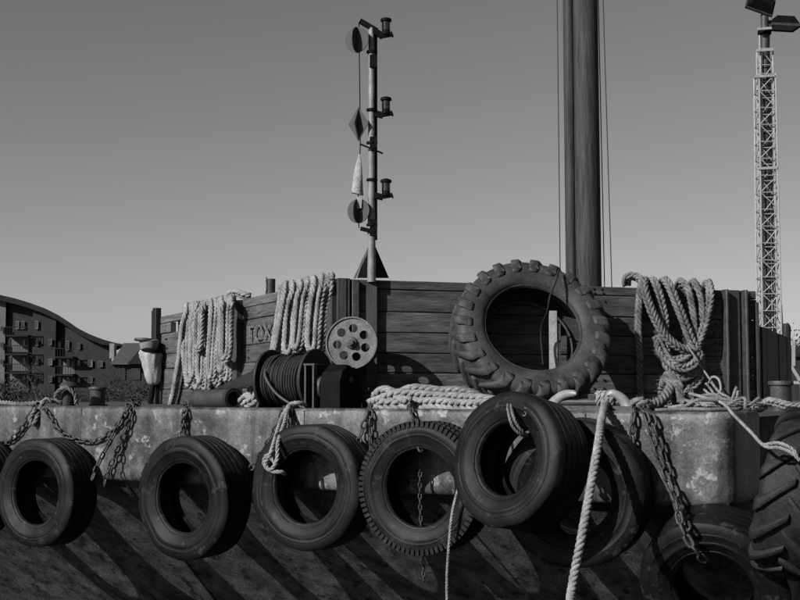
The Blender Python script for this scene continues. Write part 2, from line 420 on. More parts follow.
# end wall, lower and set back along the hull side
E0 = at(757.5, 350, 12.95); E0.z = 0; WE = Vector((.477, .879, 0)).normalized(); NE = Vector((WE.y, -WE.x, 0))
def EWP(t, f, off): return E0+WE*t+NE*off+Z*(STOP-.02+f*.82)
for k in range(8):
    plank(rwall, EWP, k*.2, k*.2+.197, 0, 1-.012*k, .05, 'wall_sheet', M_IRON)
mb = MB(); mb.lathe([(.0,0),(.045,0),(.05,.12),(.03,.16),(0,.16)], 10, Matrix.Translation(EWP(1.45, .9, -.02)))
bpart(mb, 'end_post_cap', M_IRON)
for par_, f_, tt, rws in ((fwall, FWP, (tF(349), 1.36, 1.44, 2.51, 2.59, tF(716), tF(749)), rows), (lwall, LWP, (.2, tL(249), tL(222), 3.9), lrows+[.915])):
    mb = MB()
    for t_ in tt:
        for a_, b_ in zip(rws, rws[1:]):
            for g_ in (.28, .72):
                na_ = (f_(0,0,1)-f_(0,0,0)); c_ = f_(t_+random.uniform(-.02,.02), a_+(b_-a_)*g_, .002)
                q_ = na_.to_track_quat('Z','Y').to_matrix().to_4x4(); mb.lathe([(.011,-.02),(.011,.006),(.006,.009),(0,.009)], 7, Matrix.Translation(c_) @ q_)
    tag(bpart(mb, 'bolt_heads', M_IRON, par_), kind='stuff')
# lettering on the slanted wall
def text_mesh(txt, size):
    cu = bpy.data.curves.new('lettering', 'FONT'); cu.body = txt; cu.size = size; cu.extrude = .0008; cu.align_x = 'LEFT'
    o = bpy.data.objects.new('tmp', cu); col.objects.link(o); bpy.context.view_layer.update()
    dg = bpy.context.evaluated_depsgraph_get(); me = bpy.data.meshes.new_from_object(o.evaluated_get(dg)); bpy.data.objects.remove(o); return me
me = text_mesh('TOXA', .24); me.materials.append(M_LETTER)
p = lw(246.5, 341.5, .028); q = lw(280, 336.5, .028); xa = (q-p).normalized(); za = Z-xa*xa.dot(Z); za.normalize(); na = xa.cross(za)
link('stencil_lettering', me, lwall, frameM(p, xa*1.05, za*.95, na))

# ------------------------------------------------------------------ tyres
def tyre_profile(Rr, rh, wd, ribs=5):
    hw = wd/2; P = []
    # outside from the front bead over the tread to the back bead, then the inner carcass
    side = [(rh, hw*.66), (rh+.010, hw*.76), (rh+.024, hw*.79), (rh+.027, hw*.83), (rh+.038, hw*.86), (rh+.041, hw*.845), (rh+.075, hw*.95), (rh+.100, hw*.985), (rh+.103, hw*1.005), (rh+.116, hw*1.005), (rh+.119, hw*.99), (Rr-.080, hw*.975),
            (Rr-.077, hw*.985), (Rr-.066, hw*.98), (Rr-.063, hw*.96), (Rr-.045, hw*.945), (Rr-.022, hw*.90), (Rr-.006, hw*.84)]
    tread = []
    tw = hw*.8
    for i in range(ribs):
        a = tw-2*tw*i/ribs; b = tw-2*tw*(i+1)/ribs; g = .007
        tread += [(Rr, a-(g if i else 0)), (Rr, b+(g if i < ribs-1 else 0))]
        if i < ribs-1: tread += [(Rr-.012, b+g*.6), (Rr-.012, b-g*.6)]
    back = [(r, -z) for r, z in reversed(side)]
    inner = [(rh+.01, -hw*.55), (rh+.06, -hw*.8), (Rr-.09, -hw*.86), (Rr-.04, -hw*.6), (Rr-.03, 0), (Rr-.04, hw*.6), (Rr-.09, hw*.86), (rh+.06, hw*.8), (rh+.01, hw*.55)]
    return side+tread+back+inner
def axis_quat(ax, roll=0):
    q = Vector(ax).normalized().to_track_quat('Z', 'Y'); return q @ Quaternion((0,0,1), roll)
GT = 'tyre fenders hung along the bow'
def truck_tyre(c, ax, label, Rr=.5, rh=.285, wd=.35, blocks=False, roll=None, ribs=5, squash=0.0):
    t = empty('truck_tyre', c, label, 'tyre', GT, axis_quat(ax, 0))
    mb = MB(); mb.lathe(tyre_profile(Rr, rh, wd, ribs), 64, None, True, .010)
    ro = Matrix.Rotation(roll if roll is not None else random.uniform(0, 6), 4, 'Z')
    sq = Matrix.Diagonal((1+squash, 1-squash, 1, 1))
    cs = mb.build('casing', M_RUBBER, t, 38, sq @ ro)
    if blocks:
        b = MB(); hw = wd/2
        for k in range(74):
            a = 2*math.pi*k/74; Mz = Matrix.Rotation(a, 4, 'Z')
            for s_ in (1, -1):
                b.box(Mz @ Vector((Rr-.012, 0, s_*hw*.80)), (.045, .027, hw*.34), Mz)
            b.box(Mz @ Vector((Rr+.002, 0, .0)), (.014, .03, hw*.5), Mz)
        tag(b.build('tread_blocks', M_RUBBER, t, None, sq @ ro), kind='stuff')
    return t
OUT = -Vv
def tilt(ax, up=0, right=0): return (Vector(ax)+Z*up+U*right).normalized()
truck_tyre(bow(-27, 487, .205), tilt(OUT, .03), 'truck tyre fender at the far end of the row, past the chain garland', .47)
truck_tyre(bow(47, 492, .205), tilt(OUT, .02, -.06), 'worn truck tyre fender hanging below the chain garland', .49, squash=.015)
truck_tyre(bow(194, 497, .205), tilt(OUT, -.02, -.08), 'bald truck tyre fender hung on a single short chain below the pipe', .51, squash=-.02)
truck_tyre(bow(314.5, 486.5, .205), tilt(OUT, .03, .0), 'truck tyre fender with a pale rope knotted round its rim', .50, squash=.012)
truck_tyre(bow(426.5, 487, .205), tilt(OUT, .02, .05), 'truck tyre fender with a finely notched tread edge and a chain through it', .485, blocks=True, wd=.33)
t6 = truck_tyre(bow(520, 462, .64), tilt(OUT, .20, -.26), 'truck tyre strapped on with webbing in front of another tyre', .465, .25, .40)
ax6 = t6.rotation_quaternion @ Z
n6 = text_mesh('3', .085); n6.materials.append(M_DISC)
p6 = hit(522, 416, t6.location+ax6*.2005, ax6); up6 = (Z-ax6*ax6.dot(Z)).normalized()
W6 = frameM(p6, up6.cross(ax6), up6, ax6)
link('moulded_number', n6, t6, (Matrix.Translation(t6.location) @ t6.rotation_quaternion.to_matrix().to_4x4()).inverted() @ W6)
t7 = truck_tyre(bow(577, 492, .205), tilt(OUT, .0, .10), 'truck tyre fender partly hidden behind the strapped tyre, crossed by a mooring rope', .52)
truck_tyre(at(718, 579, 9.05), tilt(OUT, -.45, .05), 'truck tyre hanging low on a long double chain under the bow corner', .51, .27, .36)

def tractor_tyre(c, ax, label, Rr=.7, rh=.43, wd=.46, n=19, roll=0, M_R=None):
    M_R = M_R or M_RUBBER2
    t = empty('tractor_tyre', c, label, 'tyre', None, axis_quat(ax, 0))
    hw = wd/2; Rb = Rr-.036
    side = [(rh, hw*.70), (rh+.012, hw*.80), (rh+.022, hw*.80), (rh+.03, hw*.86), (rh+.07, hw*.95), (rh+.12, hw*1.0), (Rb-.06, hw*.99), (Rb-.03, hw*.93), (Rb-.008, hw*.82), (Rb, hw*.6)]
    back = [(r, -z) for r, z in reversed(side)]
    inner = [(rh+.01, -hw*.6), (rh+.06, -hw*.84), (Rb-.09, -hw*.88), (Rb-.035, -hw*.6), (Rb-.03, hw*.6), (Rb-.09, hw*.88), (rh+.06, hw*.84), (rh+.01, hw*.6)]
    mb = MB(); mb.lathe(side+[(Rb+.004, 0)]+back+inner, 72, None, True, .008)
    cs = mb.build('casing', M_R, t, 40)
    # one lug: a swept bar from the tread centre to the shoulder, wrapping onto the sidewall
    meshes = []
    for sgn in (1, -1):
        b = MB(); st = []
        da = 2*math.pi/n
        for (zf, ang, top, low, wdt) in ((-.06, 0, Rr, Rb-.02, .055), (.35, .34*da, Rr, Rb-.02, .065), (.78, .74*da, Rr-.008, Rb-.03, .085), (.96, .88*da, Rr-.024, Rb-.06, .10), (1.045, .95*da, Rr-.066, Rb-.10, .10), (1.0, 1.0*da, Rr-.135, Rb-.135, .09)):
            for (rr, sp) in ((low, 1.2), (top, .86)):
                for e in (-1, 1):
                    an = ang+e*wdt*sp*.5/Rr*1.0
                    st.append(Vector((rr*math.cos(an), rr*math.sin(an), sgn*hw*zf)))
        F = []
        for i in range(5):
            a = i*4; c_ = (i+1)*4
            F += [(a+2, a+3, c_+3, c_+2), (a, a+2, c_+2, c_), (a+3, a+1, c_+1, c_+3), (a+1, a, c_, c_+1)]
        F += [(0, 1, 3, 2), (22, 23, 21, 20)]
        me = bpy.data.meshes.new('lug'); me.from_pydata([tuple(v) for v in st], [], F); me.update()
        bm = bmesh.new(); bm.from_mesh(me); bmesh.ops.bevel(bm, geom=[e_ for e_ in bm.edges if e_.calc_face_angle(0) > .7], offset=.005, segments=1, affect='EDGES'); bm.to_mesh(me); bm.free()
        me.polygons.foreach_set('use_smooth', [True]*len(me.polygons)); me.materials.append(M_R); meshes.append(me)
    for k in range(n):
        link('lug', meshes[0], t, Matrix.Rotation(roll+2*math.pi*k/n, 4, 'Z'))
        link('lug', meshes[1], t, Matrix.Rotation(roll+2*math.pi*(k+.5)/n, 4, 'Z'))
    return t
# leaning back against the front wall
lean = R(27)
axT = (Vector((.17,-.985,0))*math.cos(lean)+Z*math.sin(lean)).normalized()
cT = fw(529, 336, .42)
tractor_tyre(cT, axT, 'big tractor tyre with chunky lugs leaning against the timber wall', .735, .435, .42, 23, .1)
tractor_tyre(at(801, 494, 8.6), Vector((.90, -.40, -.22)), 'dark tractor tyre with chevron lugs hung beside the bow corner', .56, .34, .42, 15, .2, M_RUBBER3)

# ------------------------------------------------------------------ chains
def link_mesh(L=.085, wd=.055, r=.0095):
    mb = MB(); pts = []; hr = wd/2-r; hl = L/2-r-hr
    for k in range(6): a = -math.pi/2+math.pi*k/5; pts.append(Vector((hl+hr*math.cos(a), hr*math.sin(a), 0)))
    for k in range(6): a = math.pi/2+math.pi*k/5; pts.append(Vector((-hl+hr*math.cos(a), hr*math.sin(a), 0)))
    mb.tube(pts, r, 5, False, True)
    me = bpy.data.meshes.new('link'); me.from_pydata([tuple(v) for v in mb.V], [], mb.F); me.update(); me.materials.append(M_CHAIN)
    me.polygons.foreach_set('use_smooth', [True]*len(me.polygons)); return me
LINKS = {}
def chain(paths, label, L=.085, wd=.056, r=.0095):
    key = (L, wd, r)
    if key not in LINKS: LINKS[key] = link_mesh(*key)
    if not isinstance(paths[0], list): paths = [paths]
    root = Vector(paths[0][0]); t = empty('chain', root, label, 'chain', 'chains on the bow')
    for path in paths:
        pts = smooth_path(path, .02); pts = resample(pts, (L-2*r)*.97); fr = frames(pts)
        for i in range(len(pts)-1):
            c = (pts[i]+pts[i+1])/2; x = (pts[i+1]-pts[i]).normalized()
            a = fr[i][1]; y = (a-x*a.dot(x)).normalized(); z = x.cross(y)
            roll = R(20)+(R(90) if i % 2 else 0)+random.uniform(-.2,.2)
            y2 = y*math.cos(roll)+z*math.sin(roll); z2 = x.cross(y2)
            link('link', LINKS[key], t, frameM(c-root, x, y2, z2))
    return t
def bp(*pts): return [bow(px, py, off) for (px, py, off) in pts]
def top(px, v, dz=.02):       # a point lying on the deck edge
    p = hit(px, 405, UV(0, v, 0), Vv); p.z = STOP+dz; return p
chain([bp((-12,446,.03),(8,441,.03),(22,428,.03),(33,409,.03))+[top(38,.08)], [top(38,.08)]+bp((47,412,.03),(58,430,.03),(75,439,.035),(95,441,.035),(113,430,.035),(128,410,.03))+[top(133,.1,.02), top(140,.25,.02)]],
      'rusty chain hanging in garland loops along the strake')
chain([[top(128,.06)]+bp((125,414,.04),(112,438,.12),(100,460,.22),(92,480,.30)), [top(134,.06)]+bp((131,414,.04),(122,440,.04),(110,466,.05),(104,486,.04))], 'pair of rusty chains slanting from the deck edge to the garlanded tyre')
chain([[top(182,.3,.03), top(185,.08,.02)]+bp((184,413,.03),(183,428,.05),(184,443,.14)), [top(188,.1,.02)]+bp((187,412,.035),(181,430,.05),(186,446,.08))], 'short bunched chain above the bald tyre')
chain([[top(288,.15)]+bp((283,411,.03),(275,430,.06),(262,452,.05),(246,476,.05))], 'single chain slanting away from the rope-tied tyre')
chain([[top(292,.1)]+bp((291,411,.03),(290,424,.05),(288,438,.2))], 'short chain behind the knotted rope')
chain([[top(372,.1)]+bp((368,411,.03),(363,428,.04),(357,446,.10)), [top(369,.1)]+bp((371,412,.03),(371,432,.04),(372,455,.04))], 'two chains dropping from the plaited rope to the rope-tied tyre')
chain([[top(408,.1)]+bp((412,411,.03),(415,422,.08),(418,440,.25),(421,452,.33))], 'chain holding the notched tyre from above')
chain([bp((421,455,.12),(420,490,.12),(421,522,.13),(423,552,.12),(424,582,.10))], 'thin chain dangling through the notched tyre', .055, .036, .0065)
chain([[top(641,.12,.03)]+bp((634,413,.04),(632,432,.06),(633,458,.05))], 'short chain hanging beside the white horns', .095, .058, .011)
chain([[top(641,.1,.03)]+bp((646,414,.05),(655,445,.06),(665,475,.07),(676,503,.12),(683,525,.30)), [top(645,.1,.03)]+bp((652,416,.05),(662,450,.06),(673,485,.06),(682,512,.20),(689,530,.36)), bp((676,500,.3),(681,525,.36),(693,548,.36),(706,562,.25))],
      'heavy double chain running down to the low hanging tyre', .11, .062, .012)

# ------------------------------------------------------------------ ropes
def rope_thing(name, label, paths, rad, m, kind='twist', cat='rope', pitch=None):
    mb = MB()
    for i, p_ in enumerate(paths):
        (twisted(mb, p_, rad, pitch=pitch) if kind == 'twist' else plaited(mb, p_, rad, pitch=pitch, ph=i*1.3))
        if m in (M_ROPE, M_ROPE2):      # loose fibres standing off the strands
            fp_ = smooth_path(p_, .012)
            for q_, (t_, a_, b_) in zip(fp_, frames(fp_)):
                for k_ in range(2):
                    an = random.uniform(0, 6.283); d_ = a_*math.cos(an)+b_*math.sin(an); o_ = q_+d_*rad*.85
                    e_ = o_+d_*rad*random.uniform(.2,.6)+t_*random.uniform(-.03,.03); w_ = t_.cross(d_)*.0018
                    mb.add([o_-w_, o_+w_, e_], [(0,1,2)])
    o = mb.build(name, m, None, 180, origin=paths[0][0]); return tag(o, label, cat)
def lp(*pts): return [lw(px, py, off) for (px, py, off) in pts]
def fp(*pts): return [fw(px, py, off) for (px, py, off) in pts]
def ltop(px, off, dz):
    p = lw(px, 330, off); t = (p-C0).dot(W2); q = LWP(t, 1, off); q.z += dz; return q
def hang(xs, bots, topf, facef, offs, rope_r, lean=3):
    """one rope hung in loops over a wall top: down at xs[i], a turn, up at xs[i+1] ..."""
    P = []
    for i in range(len(xs)-1):
        a, b, yb = xs[i], xs[i+1], bots[i]; o1 = offs[i]
        if i % 2 == 0:
            P += [topf(a, -.16, -.02), topf(a, -.04, rope_r*1.1), facef(a+.5, None, o1), facef(a+.8-lean*.5, yb-45, o1), facef(a+1.0-lean*.92, yb-8, o1), facef((a+b)/2-lean, yb, o1+.01), facef(b-1-lean*.92, yb-8, o1+.01), facef(b-.6-lean*.5, yb-45, o1), facef(b-.3, None, o1), topf(b, -.04, rope_r*1.1), topf(b, -.16, -.02)]
    return P
def lface(px, py, off):
    if py is None:
        p = lw(px, 330, off); t = (p-C0).dot(W2); q = LWP(t, 1, off); q.z -= .06; return q
    return lw(px, py, off)
paths = []
for (a, b, yb, o1) in ((189,195,386,.06),(193,199,377,.11),(195.5,201.5,389,.06),(200,207,383,.10),(206,212,391,.06),(211.5,218,378,.11),(216,222,384,.06),(221.5,228,372,.12),(226,232,381,.07),(197,204,350,.17),(222,231,360,.18)):
    paths.append(hang([a,b], [yb], ltop, lface, [o1], .045, random.uniform(1,5)))
paths.append([ltop(186,-.16,0), ltop(186,-.04,.05), lface(186,None,.06)]+lp((185,330,.06),(185,360,.07),(188,380,.08),(194,379,.10),(197,360,.10),(196,330,.1))+[lface(195,None,.09), ltop(195,-.04,.05)])
paths.append([ltop(190,-.1,.04), ltop(187.5,0,.06), lface(186.5,None,.10)]+lp((183,330,.10),(178,370,.09),(172.5,400,.08),(171,407,.08)))
paths.append([ltop(226,-.1,.03), ltop(230,-.03,.08), ltop(236,-.05,.09), ltop(243,-.06,.05), ltop(250,-.12,.03)])
rope_thing('rope_coil', 'pale rope hung in many loops over the slanted wall beside the white canvas bag', paths, .043, M_ROPE, 'plait')
paths = []
for (a, b, yb, o1) in ((292,301,354,.06),(300,308.5,348,.13),(308,314,357,.06),(314,323,351,.13),(322,330,354,.07)):
    paths.append(hang([a,b], [yb], ltop, lface, [o1], .047, random.uniform(6,11)))
paths.append([ltop(288,-.15,.02), ltop(287,-.03,.06), lface(285,None,.10)]+lp((282,318,.10),(277,345,.10),(271,370,.12),(264,392,.15),(262,405,.18)))
paths.append([ltop(286,-.15,.02), ltop(283,-.03,.05), lface(282,None,.06)]+lp((279,318,.06),(274,350,.06),(272,365,.06)))
rope_thing('rope_coil', 'pale rope hung in loops over the wall corner behind the cable winch', paths, .044, M_ROPE, 'plait')
# thick plaited hawser on the front wall
def ftop(px, off, dz):
    p = fw(px, 330, off); t = (p-C0).dot(W1); q = FWP(t, 1, off); q.z += dz; return q
paths = [
 [ftop(627,-.12,.04), ftop(628,-.03,.10), ftop(636,.0,.11)]+fp((642,281,.06),(640,296,.06),(638,315,.06),(638.5,340,.05),(639.5,370,.05),(640,402,.05)),
 [ftop(648,-.2,-.02), ftop(646,-.04,.07)]+fp((644,287,.10),(649,304,.12),(657,322,.13),(667,338,.14),(681,348,.15),(693,350,.13),(700,343,.10)),
 [ftop(651,-.2,0), ftop(653,-.03,.08)]+fp((657,288,.07),(661,303,.07),(664,322,.06),(664,345,.06),(668,362,.07)),
 [ftop(663,-.2,0), ftop(664,-.03,.08)]+fp((670,288,.08),(677,304,.10),(684,322,.12),(692,340,.14),(700,356,.12),(701,372,.10),(696,383,.10),(688,389,.10)),
 [ftop(679,-.2,0), ftop(681,-.03,.07)]+fp((688,289,.08),(692,305,.08),(694,322,.08),(694,340,.07)),
 [ftop(693,-.2,0), ftop(695,-.03,.07)]+fp((699,290,.07),(702,306,.07),(701,322,.07)),
 [ftop(706,-.2,0), ftop(708,-.03,.07)]+fp((710,292,.09),(708,310,.10),(703,328,.11),(695,345,.12),(684,358,.12),(672,361,.12),(662,354,.10),(657,342,.08)),
 fp((656,336,.07),(662,350,.09),(672,364,.17),(684,370,.18),(695,364,.16),(701,352,.12)),
 fp((660,350,.06),(668,366,.09),(680,378,.12),(692,374,.13),(699,362,.10)),
]
rope_thing('rope_coil', 'thick plaited hawser hung in tangled loops near the steel channels', paths, .047, M_ROPE2, 'plait')
# same hawser family: lengths lying on deck
def dk(px, Y, h): return deckpt(px, Y, DECK+h)
paths = [
 [dk(372,10.75,.04), dk(382,10.62,.07), dk(398,10.55,.12), dk(418,10.5,.11), dk(440,10.4,.10), dk(462,10.3,.10), dk(482,10.2,.08), dk(500,10.15,.05)],
 [dk(380,10.5,.04), dk(392,10.45,.05), dk(410,10.45,.05), dk(430,10.35,.05), dk(450,10.25,.05), dk(470,10.15,.05), dk(492,10.05,.05)],
 [dk(376,10.85,.10), dk(384,10.8,.15), dk(394,10.7,.12), dk(400,10.5,.07), dk(410,10.3,.05)],
 [dk(388,10.9,.05), dk(410,10.8,.16), dk(436,10.75,.15), dk(460,10.7,.14), dk(485,10.65,.06)],
]
rope_thing('plaited_rope', 'pale thick plaited rope lying along the deck edge before the tractor tyre', paths, .055, M_ROPE, 'plait')
paths = [[dk(632,9.45,.05), dk(640,9.4,.07), dk(650,9.5,.05), dk(660,9.6,.08), dk(668,9.7,.14), dk(672,9.85,.22), dk(668,10.1,.26), dk(663,10.3,.2), dk(664,10.4,.06)],
         [dk(664,9.9,.05), dk(670,9.8,.16), dk(677,9.75,.2), dk(680,9.7,.08), dk(690,9.6,.04), dk(705,9.5,.04)]]
rope_thing('plaited_rope', 'dirty plaited rope end flopped over the deck edge at the double chain', paths, .05, M_ROPE2, 'plait')
paths = [[dk(242,12.0,.05), dk(248,11.8,.10), dk(254,11.6,.05), dk(258,11.8,.12), dk(262,11.9,.04)], [dk(246,11.5,.04), dk(254,11.45,.08), dk(262,11.5,.13), dk(264,11.9,.05)], [dk(250,12.1,.15), dk(258,12.0,.18), dk(266,11.9,.1)]]
rope_thing('rope_heap', 'small heap of pale rope between the pipe and the winch', paths, .045, M_ROPE, 'plait')
# mooring line towards the quay
pm = top(606,.1,.05); pq = at(570, 604, 8.2); pend = Vector((pq.x*.62, 5.2, .82))
mid = pm.lerp(pq, .5); mid.z -= .02
rope_thing('mooring_line', 'pale mooring rope running down from the white horns past the tyres', [[top(612,.25,.03), pm, at(602,418,9.1), at(598,445,8.75), at(591,485,8.55), at(582,535,8.35), pq, pq.lerp(pend, .55)-Z*.05, pend]], .03, M_ROPE, 'twist', pitch=.13)
# rope turns round the cleat
# knotted rope to third tyre
paths = [[top(306,.12,.02), top(300,.0,.045), top(290,-.02,.03)]+bp((282,418,.12),(276,436,.32),(271,452,.44),(266,464,.43),(271,471,.42),(281,472,.40),(285,474,.33)),
         [top(296,.1,.02)]+bp((288,410,.06),(284,424,.2),(278,443,.40),(277,460,.43),(270,470,.43),(264,463,.43),(268,455,.44),(277,466,.42)),]
rope_thing('tie_rope', 'short pale rope knotted from the deck edge to a tyre rim', paths, .017, M_ROPE, 'twist')
# strap loops of the front tyre
paths = [[top(520,.15,.02), bow(512,400,.5), bow(508,403,.72), bow(509,415,.88), bow(513,427,.88), bow(520,434,.84), bow(526,437,.74)], [top(524,.15,.02), bow(514,400,.5), bow(511,403,.72), bow(513,415,.88), bow(517,425,.88), bow(523,432,.84), bow(528,436,.74)],
         [top(500,.1,.02), bow(492,410,.1), bow(486,420,.25), bow(484,432,.3)]]
rope_thing('tie_rope', 'grey webbing loops strapping the outermost tyre to the deck edge', paths, .011, M_ROPE2, 'twist')
rope_thing('cord', 'thin pale cord dangling across the notched tyre', [bp((480,446,.40),(467,468,.42),(458,490,.43),(452,515,.43),(449,545,.42),(447,575,.40),(447,604,.38))], .011, M_ROPE, 'twist')
# lines at the right
paths = [[dk(680,9.85,.16), dk(700,9.55,.12), dk(722,9.2,.075), at(735,416,8.85), at(750,431,8.45), at(765,446,8.1), at(780,448,8.02), at(793,454,8.0), at(800,461,8.0)],
         [at(764,445,8.1), at(778,443,8.02), at(792,449,8.0), at(797,456,8.0)],
         [dk(664,9.6,.03), dk(690,9.45,.06), dk(720,9.4,.07), dk(750,9.6,.07), dk(775,9.8,.05), dk(800,10,.05)]]
rope_thing('mooring_line', 'thin pale line led across the bow corner to the chevron tractor tyre', paths, .012, M_ROPE, 'twist')
paths = [fp((687,345,.22),(697,360,.26),(707,375,.30))+[dk(718,10.4,.16), dk(730,10.1,.10), dk(734,9.9,.05)],
         [dk(709,10.6,.22), dk(713,10.5,.27), dk(719,10.4,.25), dk(721,10.3,.17), dk(716,10.35,.12), dk(712,10.5,.16), dk(706,10.5,.22)],
         [dk(704,10.3,.17), dk(716,10.2,.1), dk(735,10.0,.1), dk(738,10,.16)]]
rope_thing('cord', 'thin white cord knotted in front of the plaited hawser', paths, .010, M_ROPE, 'twist')
paths = [[dk(672,9.7,.02), dk(690,9.5,.03), dk(700,9.35,.06), dk(715,9.3,.03), dk(690,9.25,.03)], [dk(700,9.9,.12), dk(716,9.7,.13), dk(733,9.6,.05), dk(760,9.8,.05)], [dk(655,9.35,.02), dk(680,9.3,.03), dk(712,9.15,.03), dk(738,9.2,.03)]]
for k in range(7):
    x0 = random.uniform(660, 700); Y0 = random.uniform(9.3, 9.9); P = []
    for i in range(7): P.append(dk(x0+i*random.uniform(9,14), Y0+random.uniform(-.12,.12), .02+abs(random.gauss(.03,.05))))
    paths.append(P)
rope_thing('rope_heap', 'tangle of thin ropes on deck behind the bow corner', paths, .013, M_ROPE2, 'twist')
paths = [[dk(752,9.6,.03), dk(762,9.75,.04), dk(768,9.8,.08), dk(776,9.75,.07), dk(790,9.7,.04), dk(806,9.7,.04)]]
rope_thing('plaited_rope', 'thick pale rope laid round the foot of the corner bollard', paths, .036, M_ROPE, 'plait')
paths = [[top(-30,.1,.02), top(0,.12,.03), top(20,.08,.02), top(40,.1,.03), top(50,.12,.05), top(62,.2,.03)], bp((36,408,.03),(31,418,.04),(34,424,.04))+[top(44,.05,.05), top(52,.1,.04)]]
rope_thing('mooring_line', 'pale rope lying along the deck edge above the chain garland', paths, .022, M_ROPE2, 'twist')

# ------------------------------------------------------------------ horned cleat
c = top(592, .16, 0)
cl = empty('horned_cleat', c, 'double steel cleat with two pale curved horns on the deck edge', 'cleat')
def rel(p): return p-c
for (pts, nm) in (([(550,409,.16),(555,402,.16),(562,396,.14),(569,393.7,.12),(577,393.7,.10)], 'horn'), ([(630,413,.16),(626,404,.16),(620,397,.14),(613,393.5,.12),(607,395,.10)], 'horn')):
    P = smooth_path([rel(hit(px, py, UV(0, v, 0), Vv)) for px, py, v in pts], .012)
    n = len(P); mb = MB(); mb.tube(P, [.05*(1-.55*i/n) if i < n-2 else .014 for i in range(n)], 12); mb.build(nm, M_HORN, cl, 70)
mb = MB(); mb.box(rel(UV((c-H0).dot(U)+.02, .2, DECK+.025)), (.62, .2, .05), Matrix.Rotation(-R(30), 3, 'Z')); mb.build('base', M_IRON2, cl)
mb = MB(); mb.tube([rel(top(556,.16,.06)), rel(top(624,.16,.06))], .028, 10); mb.build('crossbar', M_IRON2, cl, 60)
P = []
for k in range(40):
    f = k/39; an = f*2*math.pi*4; q = top(597+f*18, .16, .085); P.append(q+(Z*math.cos(an)+Vv*math.sin(an))*.045)
rope_thing('rope_lashing', 'pale rope turns wound round the horned cleat', [P], .02, M_ROPE, 'twist')

# ------------------------------------------------------------------ bollards
def bollard(px, Y, wpx, ytop, label, m=M_IRON2, lip=1.12):
    p = deckpt(px, Y); zt = at(px, ytop, Y).z-DECK; r = wpx/2*Y/FPX
    t = empty('bollard', p, label, 'bollard')
    mb = MB(); mb.lathe([(r*1.25,0),(r*1.25,.015),(r*.97,.016),(r*.94,zt*.5),(r*.96,zt*.84)], 28, caps=False); mb.build('post', m, t, 40)
    mb = MB(); mb.lathe([(r*.96,zt*.84),(r*lip,zt*.87),(r*(lip+.02),zt*.95),(r*lip*.97,zt),(0,zt*1.01)], 28); mb.build('cap', m, t, 40)
    return t
bollard(781, 10.3, 22, 381, 'grey steel bollard with a lipped cap at the bow corner', M_IRON2)
bollard(97.5, 13.6, 16, 387, 'squat dark bollard on deck left of the canvas bag', M_IRON2)
# hooded vent with chain
p = deckpt(68, 13.3)
vt = empty('deck_vent', p, 'dark mushroom deck vent draped with a rope beside the squat bollard', 'vent')
mb = MB(); mb.lathe([(.075,0),(.07,.12),(.06,.16),(.06,.2)], 20, caps=False); mb.build('stem', M_IRON, vt, 50)
mb = MB(); mb.lathe([(.0,.19),(.085,.19),(.09,.205),(.07,.235),(.03,.25),(0,.252)], 20); mb.build('hood', M_IRON2, vt, 50)
rope_thing('rope_scrap', 'short rope end draped round the deck vent', [[p+Vector((-.09,-.06,.02)), p+Vector((-.10,-.09,.12)), p+Vector((0,-.11,.19)), p+Vector((.09,-.09,.12)), p+Vector((.10,-.05,.02))]], .022, M_ROPE2, 'twist')

# ------------------------------------------------------------------ canvas bag on the end post
YB = 15.25
def cb(px, py, dy=0): return at(px, py, YB+dy)
base = deckpt(152, YB)
bag = empty('hanging_sack', base, 'white canvas sack hanging under a dark lid beside the end post of the slanted wall', 'sack')
def brel(p): return p-base
mb = MB(); n = 36; rows_ = []
prof = [(350,10),(353,11.4),(357,11.2),(362,10.4),(367,9.6),(372,8.9),(377,8.1),(381,7.2),(383.5,5.6),(385,2.6),(385.4,.3)]
for (py, rp) in prof:
    cx = 150.5 + (py-352)*.09
    for k in range(n):
        a = 2*math.pi*k/n; fold = 1+.06*math.sin(a*4+py*.09)-.10*abs(math.sin(a*4.5+py*.11))+.14*noise.noise(Vector((math.cos(a)*3, math.sin(a)*3, py*.12))); r = rp*YB/FPX*fold
        mb.V.append(brel(cb(cx, py))+Vector((math.cos(a)*r, math.sin(a)*r*.8, 0)))
m2 = len(prof)
for i in range(m2-1):
    for k in range(n): mb.F.append((i*n+k, (i+1)*n+k, (i+1)*n+(k+1) % n, i*n+(k+1) % n))
mb.F.append(tuple(range(n))); mb.F.append(tuple((m2-1)*n+k for k in reversed(range(n))))
mb.build('canvas_bag', M_CANVAS, bag, 60)
mb = MB(); mb.lathe([(.118,0),(.125,.012),(.125,.035),(.112,.05)], 28, Matrix.Translation(brel(cb(151.7,352.5)))@Matrix.Rotation(.1,4,'Y')); mb.build('tie_band', M_BLACK, bag, 40)
mb = MB(); mb.lathe([(.10,0),(.112,.06),(.115,.10),(.09,.115)], 24, Matrix.Translation(brel(cb(149,349)))); mb.build('collar', M_PALESTEEL, bag, 40)
mb = MB(); mb.lathe([(0,0),(.12,0),(.135,.014),(.125,.035),(0,.045)], 24, Matrix.Translation(brel(cb(145.5,341.5)))@Matrix.Rotation(R(3),4,'Y')); mb.build('lid', M_IRON2, bag, 40)
mb = MB(); mb.tube([brel(cb(153,383)), brel(cb(152,395)), brel(cb(150,402)), Vector((0,0,0))], .03, 10); mb.build('bracket_pipe', M_BLACK, bag, 50)
mb = MB(); mb.bar(brel(cb(152,354)), brel(cb(163,352,.25)), .04); mb.build('bracket_arm', M_BLACK, bag)

